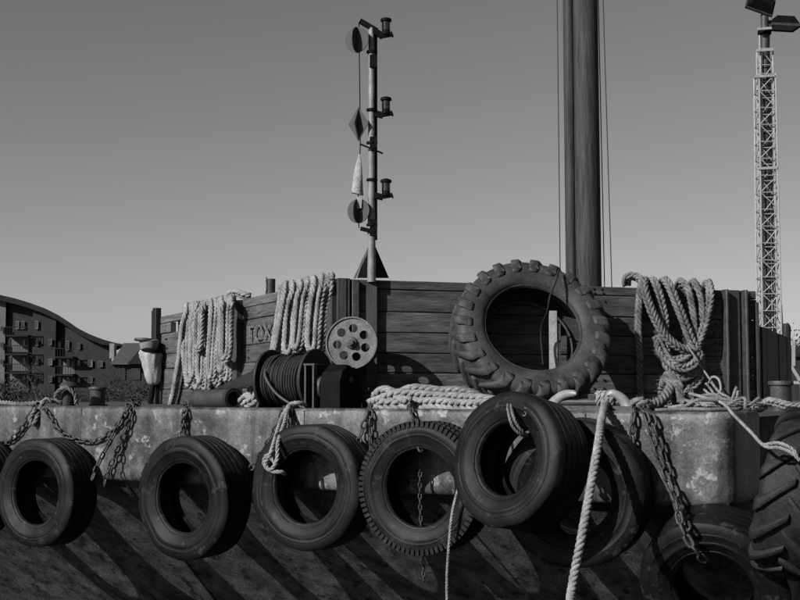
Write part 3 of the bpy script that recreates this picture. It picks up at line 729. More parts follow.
# ------------------------------------------------------------------ pipe, plate on deck
pa = deckpt(196, 12.45, DECK+.085); pb = deckpt(234, 11.95, DECK+.085)
dirp = (pb-pa).normalized(); L_ = (pb-pa).length
pipe = empty('steel_pipe', pa-Z*.085, 'short steel pipe lying on deck under the hanging rope loops', 'pipe')
mb = MB(); q = dirp.to_track_quat('Z','Y').to_matrix().to_4x4(); Mq = Matrix.Translation(Z*.085) @ q
mb.lathe([(.085,0),(.085,L_),(.068,L_),(.068,0)], 28, Mq, True); mb.build('tube', M_IRON2, pipe, 40)
mb = MB(); mb.lathe([(.086,L_-.05),(.098,L_-.048),(.098,L_-.002),(.086,L_)], 28, Mq, False, 0, False); mb.build('collar', M_IRON, pipe, 40)
mb = MB()
A = [lw(212,389.5,.28), lw(262,384.5,.75), lw(266,362,.40), lw(250,372,.2)]
A[1] = at(264, 383.5, 11.6); A[0] = at(213, 389.5, 12.4); A[2] = at(266, 364, 12.1); A[3] = at(240, 377, 12.7)
nn = ((A[1]-A[0]).cross(A[3]-A[0])).normalized()
if nn.z < 0: nn = -nn
mb.add(A+[a-nn*.012 for a in A], [(0,1,2,3),(7,6,5,4),(0,4,5,1),(1,5,6,2),(2,6,7,3),(3,7,4,0)])
plate = mb.build('steel_plate', M_PLATE, None, None, origin=A[1]); tag(plate, 'bent grey steel plate propped between the pipe and the winch', 'plate')

# ------------------------------------------------------------------ winch
uw = (hit(297, 400, UV(0,.42,0), Vv)-H0).dot(U)
WO = UV(uw, .42, DECK)
winch = empty('cable_winch', WO, 'dark cable winch with wound wire rope drum on the deck edge', 'winch', None, Quaternion((0,0,1), -R(30)))
RX = Matrix.Rotation(R(90), 4, 'Y')       # lathe axis to local x
rd = .262
def wl(prof, x, name, m, n=36, sm=35, y=0, z=.25, par=None):
    mb = MB(); mb.lathe(prof, n, Matrix.Translation((x, y, z)) @ RX); return mb.build(name, m, par or winch, sm)
wl([(0,-.014),(rd,-.014),(rd+.004,-.008),(rd+.004,.008),(rd,.014),(0,.014)], -.27, 'flange', M_IRON)
wl([(0,-.014),(rd,-.014),(rd+.004,-.008),(rd+.004,.008),(rd,.014),(0,.014)], .19, 'flange', M_IRON)
drum = wl([(.15,-.23),(.15,.23)], -.04, 'drum', M_BLACK)
mb = MB(); P = []
for layer, rr in ((0, .185), (1, .207)):
    turns = 15
    rng = range(turns*24+1)
    for k in rng:
        f = k/(turns*24); x = -.245+.40*(f if layer == 0 else 1-f); a = 2*math.pi*k/24
        j = noise.noise(Vector((f*23, layer*5, 0)))*.034
        P.append(Vector((x+j, math.cos(a)*(rr+j), .25+math.sin(a)*(rr+j))))
mb.tube(P, .0125, 5); mb.build('wire_rope', M_PLATE, winch, 180)
mb = MB(); mb.tube(smooth_path([Vector((-.21,-.17,.36)), Vector((-.15,-.25,.27)), Vector((-.02,-.285,.14)), Vector((.14,-.29,.05)), Vector((.30,-.30,.015))], .02), .0125, 6); mb.build('wire_rope', M_IRON2, winch, 180)
wl([(.03,-.45),(.03,.45)], .1, 'shaft', M_IRON2, 14)
mb = MB()      # bracket of flat bar
for x in (.235, .315):
    mb.box((x, -.20, .185), (.016, .05, .37))
mb.box((.275, -.20, .378), (.11, .06, .016)); mb.box((.275, 0, .378), (.11, .34, .012))
mb.build('bracket', M_IRON2, winch)
mb = MB(); mb.lathe([(.0,0),(.15,0),(.16,.02),(.16,.16),(.15,.18),(0,.18)], 30, Matrix.Translation((.33,.02,.22)) @ RX); mb.build('gear_housing', M_BLACK, winch, 35)
mb = MB(); pr = [(-.17,0),(.17,0),(.17,.24),(.13,.32),(.06,.355),(-.06,.355),(-.13,.32),(-.17,.24)]; mb.add([(x,a,b) for x in (.35,.545) for a,b in pr], [tuple(range(8)), tuple(reversed(range(8,16)))]+[(i,i+8,(i+1)%8+8,(i+1)%8) for i in range(8)]); mb.build('motor_box', M_BLACK, winch)
wl([(.10,0),(.10,.05),(.085,.05),(.085,.012),(0,.012)], .262, 'gear_wheel', M_IRON2, 24, 30, -.03, .19)
for x in (-.285, .205):
    mb = MB(); mb.add([(x-.012,-.20,0),(x+.012,-.20,0),(x+.012,.2,0),(x-.012,.2,0),(x-.012,-.06,.3),(x+.012,-.06,.3),(x+.012,.06,.3),(x-.012,.06,.3)], [(0,3,2,1),(4,5,6,7),(0,1,5,4),(1,2,6,5),(2,3,7,6),(3,0,4,7)])
    mb.build('side_frame', M_IRON, winch)
mb = MB(); mb.box((.1,0,.008), (.95,.46,.016)); mb.build('bed_plate', M_IRON, winch)

# pierced disc on a stand, in front of the wall
YD = 11.71
dc = at(352, 343, YD); db = dc.copy(); db.z = DECK
disc = empty('pierced_disc', db, 'pale round steel disc pierced with holes and hub, before the signal mast', 'wheel')
axd = Vector((-.16, -1, .05)).normalized(); Rd = .228
me = bpy.data.meshes.new('disc_plate'); bm = bmesh.new()
holes = [(R(84+360/7*k), .132, .040) for k in range(7)]
ring = 96
def circ(cx, cy, r, n, ph=0): return [(cx+r*math.cos(2*math.pi*k/n+ph), cy+r*math.sin(2*math.pi*k/n+ph)) for k in range(n)]
loops = [circ(0,0,Rd,72)] + [circ(math.cos(a)*d, math.sin(a)*d, r, 20) for a, d, r in holes]
edges = []
for lp_ in loops:
    vs_ = [bm.verts.new((x, y, 0)) for x, y in lp_]
    for i in range(len(vs_)): edges.append(bm.edges.new((vs_[i], vs_[(i+1) % len(vs_)])))
bmesh.ops.triangle_fill(bm, edges=edges, use_beauty=True)
ctr = [(math.cos(a)*d, math.sin(a)*d, r) for a, d, r in holes]
kill = [f for f in bm.faces if any((f.calc_center_median().x-x)**2+(f.calc_center_median().y-y)**2 < (r*.97)**2 for x, y, r in ctr)]
bmesh.ops.delete(bm, geom=kill, context='FACES_ONLY')
ex = bmesh.ops.extrude_face_region(bm, geom=bm.faces[:])
bmesh.ops.translate(bm, verts=[v for v in ex['geom'] if isinstance(v, bmesh.types.BMVert)], vec=(0,0,.02))
bmesh.ops.recalc_face_normals(bm, faces=bm.faces[:]); bm.to_mesh(me); bm.free(); me.materials.append(M_DISC)
MD = Matrix.Translation(dc-db) @ axd.to_track_quat('Z','Y').to_matrix().to_4x4()
link('disc_plate', me, disc, MD)
mb = MB(); mb.lathe([(Rd-.004,-.012),(Rd+.008,-.012),(Rd+.008,.034),(Rd-.004,.034)], 60, MD, True); mb.build('rim', M_DISC, disc, 40)
mb = MB(); mb.lathe([(0,.02),(.055,.021),(.05,.05),(.028,.055),(.028,.09),(0,.092)], 24, MD); mb.build('hub', M_IRON2, disc, 40)
mb = MB(); mb.bar(Vector((0,.06,0)), dc-db+Vector((0,.06,-.02)), .05, .05); mb.build('stand', M_IRON, disc)
for sx in (-.09, .07):
    mb = MB(); mb.bar(Vector((sx*1.6,.2,0)), dc-db+Vector((sx*.2,.1,-.05)), .04, .04); mb.build('strut', M_IRON, disc)

# ------------------------------------------------------------------ signal mast
YM = 12.0
def mp(px, py, dy=0): return at(px, py, YM+dy)
px1 = YM/FPX
mb0 = mp(371.5, 400); mb0.z = DECK
mast = empty('signal_mast', mb0, 'slender signal mast with three lanterns and black day shapes', 'mast')
def mr(p): return p-mb0
mb = MB(); mb.box(mr(mp(371.5,333,.038)), (.10, .05, .98)); mb.V = [v for v in mb.V]; mb.build('mast_foot', M_WOOD2, mast)
mb = MB(); mb.tube([mr(mp(371.5, y)) for y in (282,240,190,140,90,28)], [.040,.037,.034,.032,.030,.028], 16); mb.build('pole', M_PALESTEEL, mast, 60)
mb = MB(); mb.tube([mr(mp(375.2, y, .02)) for y in (240,190,140,90,32)], .02, 8); mb.build('conduit', M_BLACK, mast, 60)
for y in (52,110,143,180,225): mb = MB(); mb.lathe([(.047,-.012),(.052,-.01),(.052,.01),(.047,.012)], 16, Matrix.Translation(mr(mp(372, y))), True); mb.build('clamp', M_BLACK, mast, 40)
for y, rr in ((62,.04),(143,.035),(228,.05)):
    mb = MB(); mb.box(mr(mp(373.5, y)), (.07,.09,rr*3)); mb.build('junction_box', M_BLACK, mast)
for sx, col_ in ((-1, M_PALESTEEL), (1, M_BLACK)):
    mb = MB()
    if sx < 0: mb.bar(mr(mp(354.5,278,-.05)), mr(mp(371,243)), .02, .02)
    else:
        a = [mr(mp(374,243)), mr(mp(389,278,.25)), mr(mp(371,278,.0))]
        mb.add([p+Vector((0,-.006,0)) for p in a]+[p+Vector((0,.006,0)) for p in a], [(0,2,1),(3,4,5),(0,1,4,3),(1,2,5,4),(2,0,3,5)])
    mb.build('stay', col_, mast)
mb = MB(); a = [mr(mp(369,245)), mr(mp(369,278)), mr(mp(357,278,.2))]
mb.add([p+Vector((0,-.006,0)) for p in a]+[p+Vector((0,.006,0)) for p in a], [(0,2,1),(3,4,5),(0,1,4,3),(1,2,5,4),(2,0,3,5)]); mb.build('stay', M_BLACK, mast)
# cross arm on top
mb = MB(); mb.bar(mr(mp(360,21)), mr(mp(377,31)), .05, .045); mb.build('top_arm', M_BLACK, mast)
mb = MB(); mb.bar(mr(mp(360.5,228.5,-.03)), mr(mp(375,232,-.03)), .04, .035); mb.build('lower_arm', M_BLACK, mast)
for y in (36, 115, 197):
    c = mr(mp(386, y)); k = px1
    br = MB(); br.bar(mr(mp(373,y-2 if y > 40 else y-6)), mr(mp(383,y+.5)), .05, .055); br.bar(mr(mp(381,y)), mr(mp(392.5,y-2)), .06, .035); br.bar(mr(mp(392.5,y-2.2)), mr(mp(393,y+1.5)), .012, .012)
    arm = br.build('lantern_bracket', M_BLACK, mast)
    mb = MB(); mb.lathe([(5.2*k,-3*k),(5.2*k,-1.5*k),(4.2*k,-1*k),(3.9*k,2*k)], 20, Matrix.Translation(mr(mp(386,y-4)))); la = mb.build('lantern', M_BLACK, mast, 40)
    mb = MB(); mb.lathe([(3.7*k,0),(3.9*k,2.5*k),(3.9*k,5*k),(3.9*k,8.6*k)], 20, Matrix.Translation(mr(mp(386,y-6)))); mb.build('lens', M_GLASS, la, 40)
    mb = MB(); mb.lathe([(4.2*k,0),(5.6*k,.5*k),(5.8*k,2.2*k),(5*k,3.4*k),(2*k,4.4*k),(0,4.4*k)], 20, Matrix.Translation(mr(mp(386,y-14)))); mb.build('cap', M_BLACK, la, 40)
    mb = MB()
    for q in range(4):
        a = q*math.pi/2+.6; o = Vector((math.cos(a), math.sin(a), 0))*4.3*k; mb.tube([mr(mp(386,y-5))+o, mr(mp(386,y-14.5))+o], .006, 5)
    mb.build('guard_bars', M_BLACK, la)
# day shapes: crossed plates
def crossed(name, outline, cpx, cpy, rz):
    c = mr(mp(cpx, cpy, -.03)); out = None
    for k in range(2):
        a = rz+k*R(90); X = Vector((math.cos(a), math.sin(a), 0)); Nn = Vector((-math.sin(a), math.cos(a), 0))
        mb = MB(); n = len(outline); V_ = [c+X*x+Z*z+Nn*.005 for x, z in outline]+[c+X*x+Z*z-Nn*.005 for x, z in outline]
        mb.add(V_, [tuple(range(n)), tuple(reversed(range(n, 2*n)))]+[(i, i+n, (i+1) % n+n, (i+1) % n) for i in range(n)])
        o = mb.build(name if k == 0 else 'cross_plate', M_SHAPE, mast if k == 0 else out); out = out or o
rb = 13*px1
ballo = [(rb*math.cos(2*math.pi*k/36), rb*math.sin(2*math.pi*k/36)) for k in range(36)]
crossed('ball_shape', ballo, 357, 40, R(67))
crossed('diamond_shape', [(0,17.5*px1),(11*px1,0),(0,-17.5*px1),(-11*px1,0)], 358.5, 124, R(69))
crossed('ball_shape', [(x*.95, z*.95) for x, z in ballo], 358.5, 211, R(64))
mb = MB(); mb.tube([mr(mp(359,22,-.02)), mr(mp(359,30,-.02)), mr(mp(360,108,-.02)), mr(mp(360.3,145,-.03)), mr(mp(358,200,-.03)), mr(mp(359,228,-.02))], .005, 5); mb.build('halyard', M_BLACK, mast)
mb = MB(); mb.tube([mr(mp(360,144,-.06)), mr(mp(383,153.5,-.06))], .009, 6); mb.build('toggle_stick', M_BLACK, mast)
flag = empty('furled_flag', mp(358, 196, -.05), 'white furled flag tied to the halyard of the signal mast', 'flag')
fo = flag.location
mb = MB(); prof = [(155,.8,360),(161,2.0,359.5),(166,3.2,359),(176,4.4,358.5),(186,5.2,357.6),(194,6.0,357)]; n = 20
for (py, rp, cx) in prof:
    for k in range(n):
        a = 2*math.pi*k/n; r = rp*px1*(1+.12*math.sin(3*a+py*.1)); mb.V.append(mp(cx, py+1.6*math.cos(a), -.05)-fo+Vector((math.cos(a)*r, math.sin(a)*r*.6, 0)))
for i in range(5):
    for k in range(n): mb.F.append((i*n+k, (i+1)*n+k, (i+1)*n+(k+1) % n, i*n+(k+1) % n))
mb.F.append(tuple(range(n))); mb.build('cloth', M_CANVAS, flag, 70)
mb = MB(); a = [mp(356.5,196,-.07)-fo, mp(362,199,-.07)-fo, mp(361.5,208,-.07)-fo, mp(357,209,-.07)-fo]
mb.add(a+[p+Vector((0,.03,0)) for p in a], [(0,1,2,3),(7,6,5,4),(0,4,5,1),(1,5,6,2),(2,6,7,3),(3,7,4,0)]); mb.build('cloth_tail', M_CANVAS, flag)

# small upright exhaust behind the wall
p = at(270, 290, 14.5); p0 = p.copy(); p0.z = DECK
ex_ = empty('exhaust_pipe', p0, 'short dark exhaust stub rising behind the slanted wall', 'pipe')
mb = MB(); mb.tube([Vector((0,0,0)), at(270.5,279,14.5)-p0], .055, 16); mb.build('stub', M_IRON2, ex_, 40)
mb = MB(); mb.tube([at(265.8,291,14.45)-p0, at(265.8,277,14.45)-p0], .014, 6); mb.build('rod', M_CANVAS, ex_, 40)

# ------------------------------------------------------------------ main mast behind the wall
YP = 14.6
b0 = at(587.5, 400, YP); b0.z = DECK-.3; t0 = at(582, -40, YP)
pole = empty('spud_pole', b0, 'thick round timber pole standing behind the front wall with wire stays', 'pole')
tv = t0-b0; k1 = YP/FPX
mb = MB(); pts = [tv*f for f in [i/12 for i in range(13)]]
mb.tube([p+Vector((2.2*k1,0,0)) for p in pts], [(13.6-.6*i/12)*k1 for i in range(13)], 36); mb.build('pole_body', M_MASTW, pole, 40)
mb = MB(); mb.tube([p+Vector((-14.6*k1,-.0,0)) for p in pts], [5.6*k1]*13, 20); mb.build('guide_rail', M_MASTW, pole, 40)
for dx0, dx1 in ((-26,-18), (15.5,19.5), (20,28)):
    mb = MB(); mb.tube([tv+Vector((dx0*k1 if dx0 < 0 else dx0*k1, -.02, 0)), Vector((dx1*k1 if dx0 > 0 else dx1*k1-8*k1, -.02, 0))], .006, 6); mb.build('wire', M_IRON, pole)
# pale prop seen through the tractor tyre, and its stick
prop = empty('pale_prop', fw(553.5, 400, .16), 'pale painted post standing behind the tractor tyre', 'post')
o = prop.location
mb = MB(); mb.box(Vector((0,0,.42)), (.07,.05,.84)); mb.build('shaft', M_CANVAS, prop)
mb = MB(); mb.box(Vector((.06,0,.36)), (.02,.06,.72)); mb.build('edge_strip', M_IRON2, prop)
rope_thing('cord', 'dark cord tied through the big tractor tyre', [[fw(559,270,.42), fw(556,281,.52), fw(550,296,.56), fw(547,312,.5), fw(541,330,.3), fw(543,365,.3)]], .010, M_IRON, 'twist')

# ------------------------------------------------------------------ floodlight tower
YT = 32.0
kt = YT/FPX
bt = at(769.5, 400, YT); bt.z = 1.0
tw_ = empty('floodlight_tower', bt, 'white telescopic lattice tower with two floodlights on the far quay', 'tower')
def tp(px, py, dy=0): return at(px, py, YT+dy)-bt
def lattice(xa0, xb0, y0, xa1, xb1, y1, bays, name):
    """lattice section between two heights; x at bottom and top"""
    mb = MB(); dep = (xb0-xa0)*kt
    def corner(i, f):
        xa = xa0+(xa1-xa0)*f; xb = xb0+(xb1-xb0)*f; y = y0+(y1-y0)*f
        return tp(xa if i in (0,3) else xb, y)+Vector((0, dep*.5*(-1 if i < 2 else 1), 0))
    for i in range(4):
        mb.tube([corner(i,0), corner(i,1)], .022, 6)
    chords = mb.build('chord', M_GALV, tw_, 60)
    mb = MB()
    for b in range(bays):
        f0, f1 = b/bays, (b+1)/bays
        for i in range(4):
            j = (i+1) % 4
            a, c_ = (corner(i,f0), corner(j,f1)) if b % 2 else (corner(j,f0), corner(i,f1))
            mb.tube([a, c_], .013, 5); mb.tube([corner(i,f1), corner(j,f1)], .013, 5)
    mb.build('lacing', M_GALV, tw_, 60)
lattice(760, 779, 345, 756.5, 773, 76, 16, 'low')
lattice(762.5, 775.5, 330, 758.5, 771, 50, 17, 'mid')
mb = MB(); mb.tube([tp(768,345), tp(764.5,15)], .10, 12); mb.build('inner_mast', M_IRON2, tw_, 60)
for y, x0, x1 in ((50,756.5,772.5),(76,755.5,774.5),(28.5,757.5,771.5),(168,757,777)):
    mb = MB(); mb.bar(tp(x0,y+.6,-.25), tp(x1,y-.4,-.25), .05, .06); mb.build('collar', M_GALV, tw_); mb = MB(); mb.bar(tp(x0,y+.6,.2), tp(x1,y-.4,.2), .05, .06); mb.build('collar', M_GALV, tw_)
for x in (759.5, 769): mb = MB(); mb.tube([tp(x,50), tp(x+.4,28)], .02, 6); mb.build('guide_rod', M_GALV, tw_, 60)
mb = MB(); mb.tube([tp(783,345), tp(781,305)], .03, 8); mb.build('side_pipe', M_GALV, tw_, 60)
mb = MB(); mb.lathe([(.14,0),(.17,.03),(.17,.10),(.12,.14)], 16, Matrix.Translation(tp(764.5,35))); mb.build('swivel', M_BLACK, tw_, 40)
def flood(c, q, sx, sy, sz, name):
    Mx = Matrix.Translation(c) @ q.to_4x4()
    mb = MB(); mb.add([(-sx,-sy,0),(sx,-sy,0),(sx,sy,0),(-sx,sy,0),(-sx*.62,-sy*.6,sz),(sx*.62,-sy*.6,sz),(sx*.62,sy*.6,sz),(-sx*.62,sy*.6,sz)], [(0,3,2,1),(4,5,6,7),(0,1,5,4),(1,2,6,5),(2,3,7,6),(3,0,4,7)])
    h = mb.build('floodlight', M_BLACK, tw_, None, Mx)
    mb = MB(); mb.box((0,0,-.012), (2*sx*.88, 2*sy*.85, .018)); mb.build('lens', M_GLASS, h)
    mb = MB()
    for s_ in (-1, 1): mb.box((s_*(sx+.012), 0, -.01), (.03, 2*sy+.05, .06)); mb.box((0, s_*(sy+.012), -.01), (2*sx+.05, .03, .06))
    mb.build('rim', M_IRON2, h)
flood(tp(760.5, 4), Matrix.Rotation(R(20),3,'Y') @ Matrix.Rotation(R(62),3,'X'), .33, .26, .24, 'a')
flood(tp(783, 27), Matrix.Rotation(R(3),3,'Y') @ Matrix.Rotation(R(4),3,'X'), .34, .36, .24, 'b')
mb = MB(); mb.bar(tp(765,20), tp(762,11), .07, .07); mb.bar(tp(764,22.5), tp(774,21.5), .07, .07); mb.build('head_bracket', M_BLACK, tw_)

# ------------------------------------------------------------------ apartment building
YA = 150.0
ka = YA/FPX
ba = at(40, 405, YA); ba.z = 1.0
bld = empty('apartment_building', ba, 'dark brick apartment block under a sweeping wave-shaped roof', 'building')
def ap(px, py, dy=0): return at(px, py, YA+dy)-ba
crv = [(-90,285),(-50,287),(-20,291),(0,295.5),(15,299),(30,303.5),(45,309),(58,315.5),(68,322),(78,329),(90,335),(103,340),(116,343.5),(126,345)]
def roofy(x):
    for (x0,y0),(x1,y1) in zip(crv, crv[1:]):
        if x0 <= x <= x1: return y0+(y1-y0)*(x-x0)/(x1-x0)
    return 345
def wallpart(x0, x1, yb, m, dy=0, ytop=None, name='wall'):
    mb = MB(); n = max(2, int((x1-x0)/6)); top_ = []
    for i in range(n+1):
        x = x0+(x1-x0)*i/n; top_.append(ap(x, (roofy(x)+4) if ytop is None else ytop, dy))
    bot = [Vector((p.x, p.y, at(40, yb, YA).z-ba.z)) for p in top_]
    bk = Vector((-.275,1,0))*14; V_ = top_+bot+[p+bk for p in top_]+[p+bk for p in bot]; k = n+1; F = []
    for i in range(n): F += [(i, k+i, k+i+1, i+1), (i, i+1, 2*k+i+1, 2*k+i)]
    F += [(0, 2*k, 3*k, k), (n, k+n, 3*k+n, 2*k+n)]
    mb.add(V_, F); return mb.build(name, m, bld)
wallpart(-85, 6, 412, M_FACADE2); wallpart(6, 33, 412, M_FACADE, .6); wallpart(33, 56, 412, M_FACADE, -.3); wallpart(56, 76, 412, M_FACADE, .5); wallpart(76, 112, 412, M_FACADE, 0)
mb = MB(); V_ = []; F = []
cr2 = [(x, roofy(x)) for x in range(-88, 127, 3)]
for (x, y) in cr2:
    th = 5.5 if x < 100 else max(1.2, 5.5-(x-100)*.17)
    for (dy_, dz) in ((-1.2,0),(-1.2,th),(15,th),(15,0)): V_.append(ap(x, y+dz, 0)+Vector((-.275*dy_,dy_,0)))
for i in range(len(cr2)-1):
    for j in range(4): F.append((i*4+j, i*4+(j+1) % 4, i*4+4+(j+1) % 4, i*4+4+j))
F += [(3,2,1,0), tuple(len(V_)-4+j for j in range(4))]
mb.add(V_, F); mb.build('roof', M_ROOF, bld)
def window(px, py, w_, h_, m=M_PANE, dy=-.35):
    c = ap(px, py, dy); mb = MB(); W_, H_ = w_*ka*.95, h_*ka
    mb.box(c, (W_*.8, .06, H_*.86)); pn = mb.build('window', m, bld)
    mb = MB()
    for s_ in (-1, 1): mb.box(c+Vector((s_*W_*.45,-.05,0)), (W_*.12,.12,H_)); mb.box(c+Vector((0,-.05,s_*H_*.46)), (W_*.78,.12,H_*.09))
    mb.box(c+Vector((0,-.04,0)), (W_*.08,.1,H_*.84)); mb.build('frame', M_FRAMEW if m is M_PANE else M_FACADE2, pn)
for (px, py, w_, h_, m, dy) in ((17.5,325,3.4,8,M_PANE,.45),(23,325,3.6,8,M_PANED,.45),(36.8,325,3.2,8,M_PANE,-.45),(50.5,342,3.6,6,M_PANED,-.45),(50.5,362,4.2,6.5,M_PANE,-.45),(50.5,379,3.6,6,M_PANED,-.45),(59.5,345,3.4,7.5,M_PANE,.35),(67.5,345.5,3.6,9.5,M_PANED,.35),
    (79,346,3,6,M_PANED,-.15),(79,362.5,3,5.5,M_PANE,-.15),(90.5,363.5,4.6,7,M_PANE,-.15),(100.5,364,4.6,6,M_PANED,-.15),(79,380,3,5.5,M_PANED,-.15),(90.5,380,4.6,6,M_PANED,-.15),(9,343,3,9,M_PANED,.45),(24,343.5,3.2,8.5,M_PANED,.45),(10,361,3,8,M_PANED,.45),(24,361,3.2,8,M_PANED,.45),
    (2,345,3,6,M_PANED,-.2),(2,362,3,6,M_PANED,-.2),(2,329,3,6,M_PANED,-.2),(60,362.5,3.4,8,M_PANED,.35),(68,362.5,3.6,8,M_PANED,.35),(59.5,380,3.4,7,M_PANED,.35),(68,380,3.6,7,M_PANE,.35),(24,379,3.2,8,M_PANED,.45),(37,343,3,6,M_PANED,-.45),(37,361,3,6,M_PANE,-.45)):
    window(px, py, w_, h_, m, dy)
for (x0, x1, y0, y1, dy) in ((7,29,335.5,352,.5),(7,29,355.5,371,.5),(7,29,374,392,.5),(57,75,358,374,.42),(57,75,376,394,.42)):     # pale panels behind the balconies
    mb = MB(); a = ap(x0,y1,dy); b = ap(x1,y0,dy); mb.box((a+b)/2, (b.x-a.x, .1, b.z-a.z)); mb.build('render_panel', M_FACADE2, bld)
for (x0, x1, y) in ((7,30,336),(7,30,354.5),(7,30,373),(57,75,357.5),(57,75,375)):
    mb = MB(); a = ap(x0,y,-.7); b = ap(x1,y,-.7); mb.box((a+b)/2, (b.x-a.x, 1.9, .2)); bal = mb.build('balcony', M_ROOF, bld)
    mb = MB(); hr = 1.0
    mb.bar(a+Vector((0,-.9,hr)), b+Vector((0,-.9,hr)), .08, .08)
    n = int((b.x-a.x)/.28)
    for i in range(n+1): q = a.lerp(b, i/n)+Vector((0,-.9,0)); mb.bar(q, q+Z*hr, .05, .05)
    mb.build('railing', M_ROOF, bal)

# pitched house beside it
YH = 135.0
bh = at(130, 405, YH); bh.z = 1.0
hs = empty('pitched_house', bh, 'low house with a grey slate roof beside the wave-roofed block', 'house')
def hp(px, py, dy=0): return at(px, py, YH+dy)-bh
kh = YH/FPX
mb = MB(); a = hp(111,410,0); b = hp(182,364,0); mb.add([Vector((x,y,z)) for x, y, z in ((a.x,0,a.z),(b.x,0,a.z),(b.x,0,b.z),(a.x,0,b.z),(a.x,11,a.z),(b.x,11,a.z),(b.x,11,b.z),(a.x,11,b.z))], [(0,1,2,3),(1,5,6,2),(4,0,3,7),(5,4,7,6)]); mb.build('wall', M_FACADE, hs)
mb = MB(); r0 = hp(110,364.5,-.6); r1 = hp(184,364.5,-.6); t1 = hp(124,343,5.5); t2 = hp(172,343,5.5); q0 = r0+Vector((0,12.2,0)); q1 = r1+Vector((0,12.2,0))
mb.add([r0,r1,t2,t1,q0,q1], [(0,1,2,3),(1,5,2),(5,4,3,2),(4,0,3)]); mb.build('roof', M_SLATE, hs)
mb = MB(); e0, e1, e2 = hp(127,364,-1.8), hp(150,364,-1.8), hp(139,350,-1.8); ed = Vector((0,5,0)); mb.add([e0,e1,e2,e0+ed,e1+ed,e2+ed], [(0,1,2),(0,2,5,3),(1,4,5,2)]); mb.build('gable', M_ROOF, hs)
mb = MB(); mb.box(hp(113,351,5)+Vector((0,0,0)), (.5,1.2,1.6)); mb.build('chimney', M_PALESTEEL, hs)
for px in (121, 136, 148): mb = MB(); mb.box(hp(px,374,-.05), (.9,.12,1.2)); mb.build('window', M_PANED, hs)

# right background: sheds, trees, a pale ramp frame
ys = 70.0
bs = at(803, 400, ys); bs.z = 1.0
fr_ = empty('steel_ramp', bs, 'pale steel ramp frame on the far bank behind the corner bollard', 'ramp')
mb = MB()
for (a, b) in (((791,366),(800,381)),((792,382.5),(815,382.5)),((793.5,340),(793.5,366)),((800,381),(812,398)),((812,382),(812,400))):
    mb.bar(at(*a, ys)-bs, at(*b, ys)-bs, .12, .16)
mb.build('frame', M_GALV, fr_)
sh = empty('brick_shed', at(808, 400, 95)*1.0, 'dark shed on the far bank behind the ramp', 'shed'); sh.location.z = 1.0
mb = MB(); mb.box((0,0,1.9), (3.4,5,3.8)); mb.build('wall', M_FACADE, sh)
mb = MB(); mb.add([(-1.9,-2.8,3.75),(1.9,-2.8,3.75),(1.9,2.8,3.75),(-1.9,2.8,3.75),(0,-2.8,4.6),(0,2.8,4.6)], [(0,1,4),(1,2,5,4),(3,5,2),(0,4,5,3),(0,3,2,1)]); mb.build('roof', M_ROOF, sh)
mb = MB(); mb.box((-.9,-2.53,1.0), (.9,.06,2.0)); mb.build('door', M_FACADE2, sh)

# ------------------------------------------------------------------ trees and bushes
def leaves(mb, pts, size):
    for p in pts:
        s_ = size*random.uniform(.5,1.3); a = Vector((random.gauss(0,1),random.gauss(0,1),random.gauss(0,1))).normalized(); b = a.orthogonal().normalized(); q = Quaternion(a, random.uniform(0,6)); b = q @ b; c_ = a.cross(b)
        mb.add([p-b*s_, p+c_*s_*.5, p+b*s_, p-c_*s_*.5], [(0,1,2,3)])
def tree(px, ybase_z, Y, h, wd, label, nl, bare=False, cat='tree', name='tree', crown0=.25):
    base = at(px, 400, Y); base.z = ybase_z
    t = empty(name, base, label, cat, 'trees and bushes on the far bank')
    mb = MB(); tips = []
    def grow(p, d, L, r, lev):
        n = 4; pts = [p]
        for i in range(n):
            d = (d+Vector((random.gauss(0,.12),random.gauss(0,.12),random.gauss(.04,.08)))).normalized(); p = p+d*L/n; pts.append(p)
        mb.tube(pts, [r*(1-.5*i/n) for i in range(n+1)], 6 if lev < 2 else 4)
        tips.extend(pts[2:])
        if lev < 3:
            for k in range(4 if lev else 6):
                q = pts[random.randint(1 if lev else 2, n)]; a = random.uniform(0, 6.28); sp = .55 if lev else .5
                grow(q, (d*1.0+Vector((math.cos(a),math.sin(a),random.uniform(.0,.5)))*sp*1.3).normalized(), L*random.uniform(.4,.65), r*.5, lev+1)
    grow(Vector((0,0,0)), Z.copy(), h*.55, h*.022, 0)
    mb.build('trunk', M_BARK, t, 60)
    lb = MB(); P = []
    for k in range(nl):
        q = random.choice(tips); g = Vector((random.gauss(0,1)*wd*.14, random.gauss(0,1)*wd*.14, random.gauss(0,1)*h*.06)); P.append(q+g)
    leaves(lb, P, h*.022 if not bare else h*.014); lb.build('crown', M_LEAF, t)
    return t
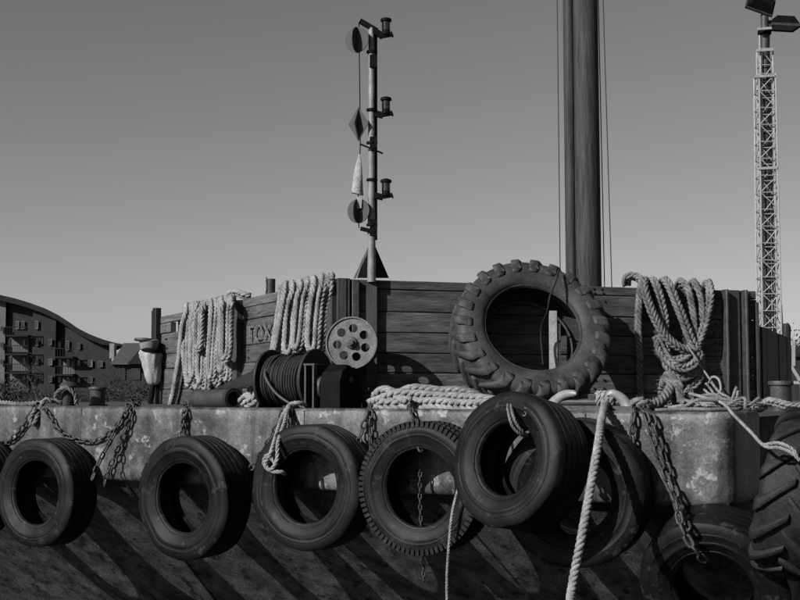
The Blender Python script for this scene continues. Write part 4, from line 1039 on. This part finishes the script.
def bush(px, Y, h, wd, label, nl=900):
    base = at(px, 400, Y); base.z = 1.0
    t = empty('bush', base, label, 'bush', 'trees and bushes on the far bank')
    mb = MB()
    for k in range(7):
        a = random.uniform(0,6.28); mb.tube([Vector((0,0,0)), Vector((math.cos(a)*wd*.2, math.sin(a)*wd*.2, h*.5)), Vector((math.cos(a)*wd*.33, math.sin(a)*wd*.33, h*.85))], [.05,.035,.015], 5)
    mb.build('stem', M_BARK, t)
    lb = MB(); P = []; cl_ = [Vector((random.uniform(-.42,.42)*wd, random.uniform(-.42,.42)*wd, random.uniform(.15,.9)*h)) for k in range(12)]
    for k in range(nl):
        c_ = random.choice(cl_); s_ = wd*.14; P.append(Vector((c_.x+random.gauss(0,s_), c_.y+random.gauss(0,s_), max(.05, min(h*1.05, c_.z*(1-.3*(abs(c_.x)/wd))+random.gauss(0,h*.1))))))
    leaves(lb, P, h*.05); lb.build('foliage', M_LEAF, t); return t
tree(37, 1.0, 118, 4.6, 3.5, 'bare pale birch in front of the balconies', 260, True)
tree(111, 1.0, 112, 3.6, 4.0, 'twiggy bare tree before the end of the wave-roofed block', 300, True)
tree(122, 1.0, 108, 2.9, 3.4, 'leafy young tree before the slate-roofed house', 900)
tree(88, 1.0, 115, 2.3, 3.0, 'low twiggy tree behind the squat bollard', 300, True)
for px, Y, h, wd_, lb_ in ((5,112,2.5,4.2,'dark dense bush at the foot of the pale facade'),(22,110,2.0,3.2,'dark round bush beside the birch'),(52,110,1.4,3.4,'low bush behind the deck vent'),(78,108,1.3,3.0,'low bush between the vent and the squat bollard'),(103,108,1.8,3.0,'scrubby bush right of the squat bollard'),(122,104,1.9,3.4,'scrubby bush under the slate-roofed house'),(138,104,2.0,3.2,'scrubby bush behind the canvas bag'),(-14,112,2.4,4,'dark bush farthest from the house, below the pale facade')):
    bush(px, Y, h, wd_, lb_)
tree(806, 1.0, 100, 6.4, 6.0, 'dark bushy tree rising behind the shed', 1500)
tree(792, 1.0, 130, 7.2, 6.5, 'tree on the far bank beside the floodlight tower foot', 1500)
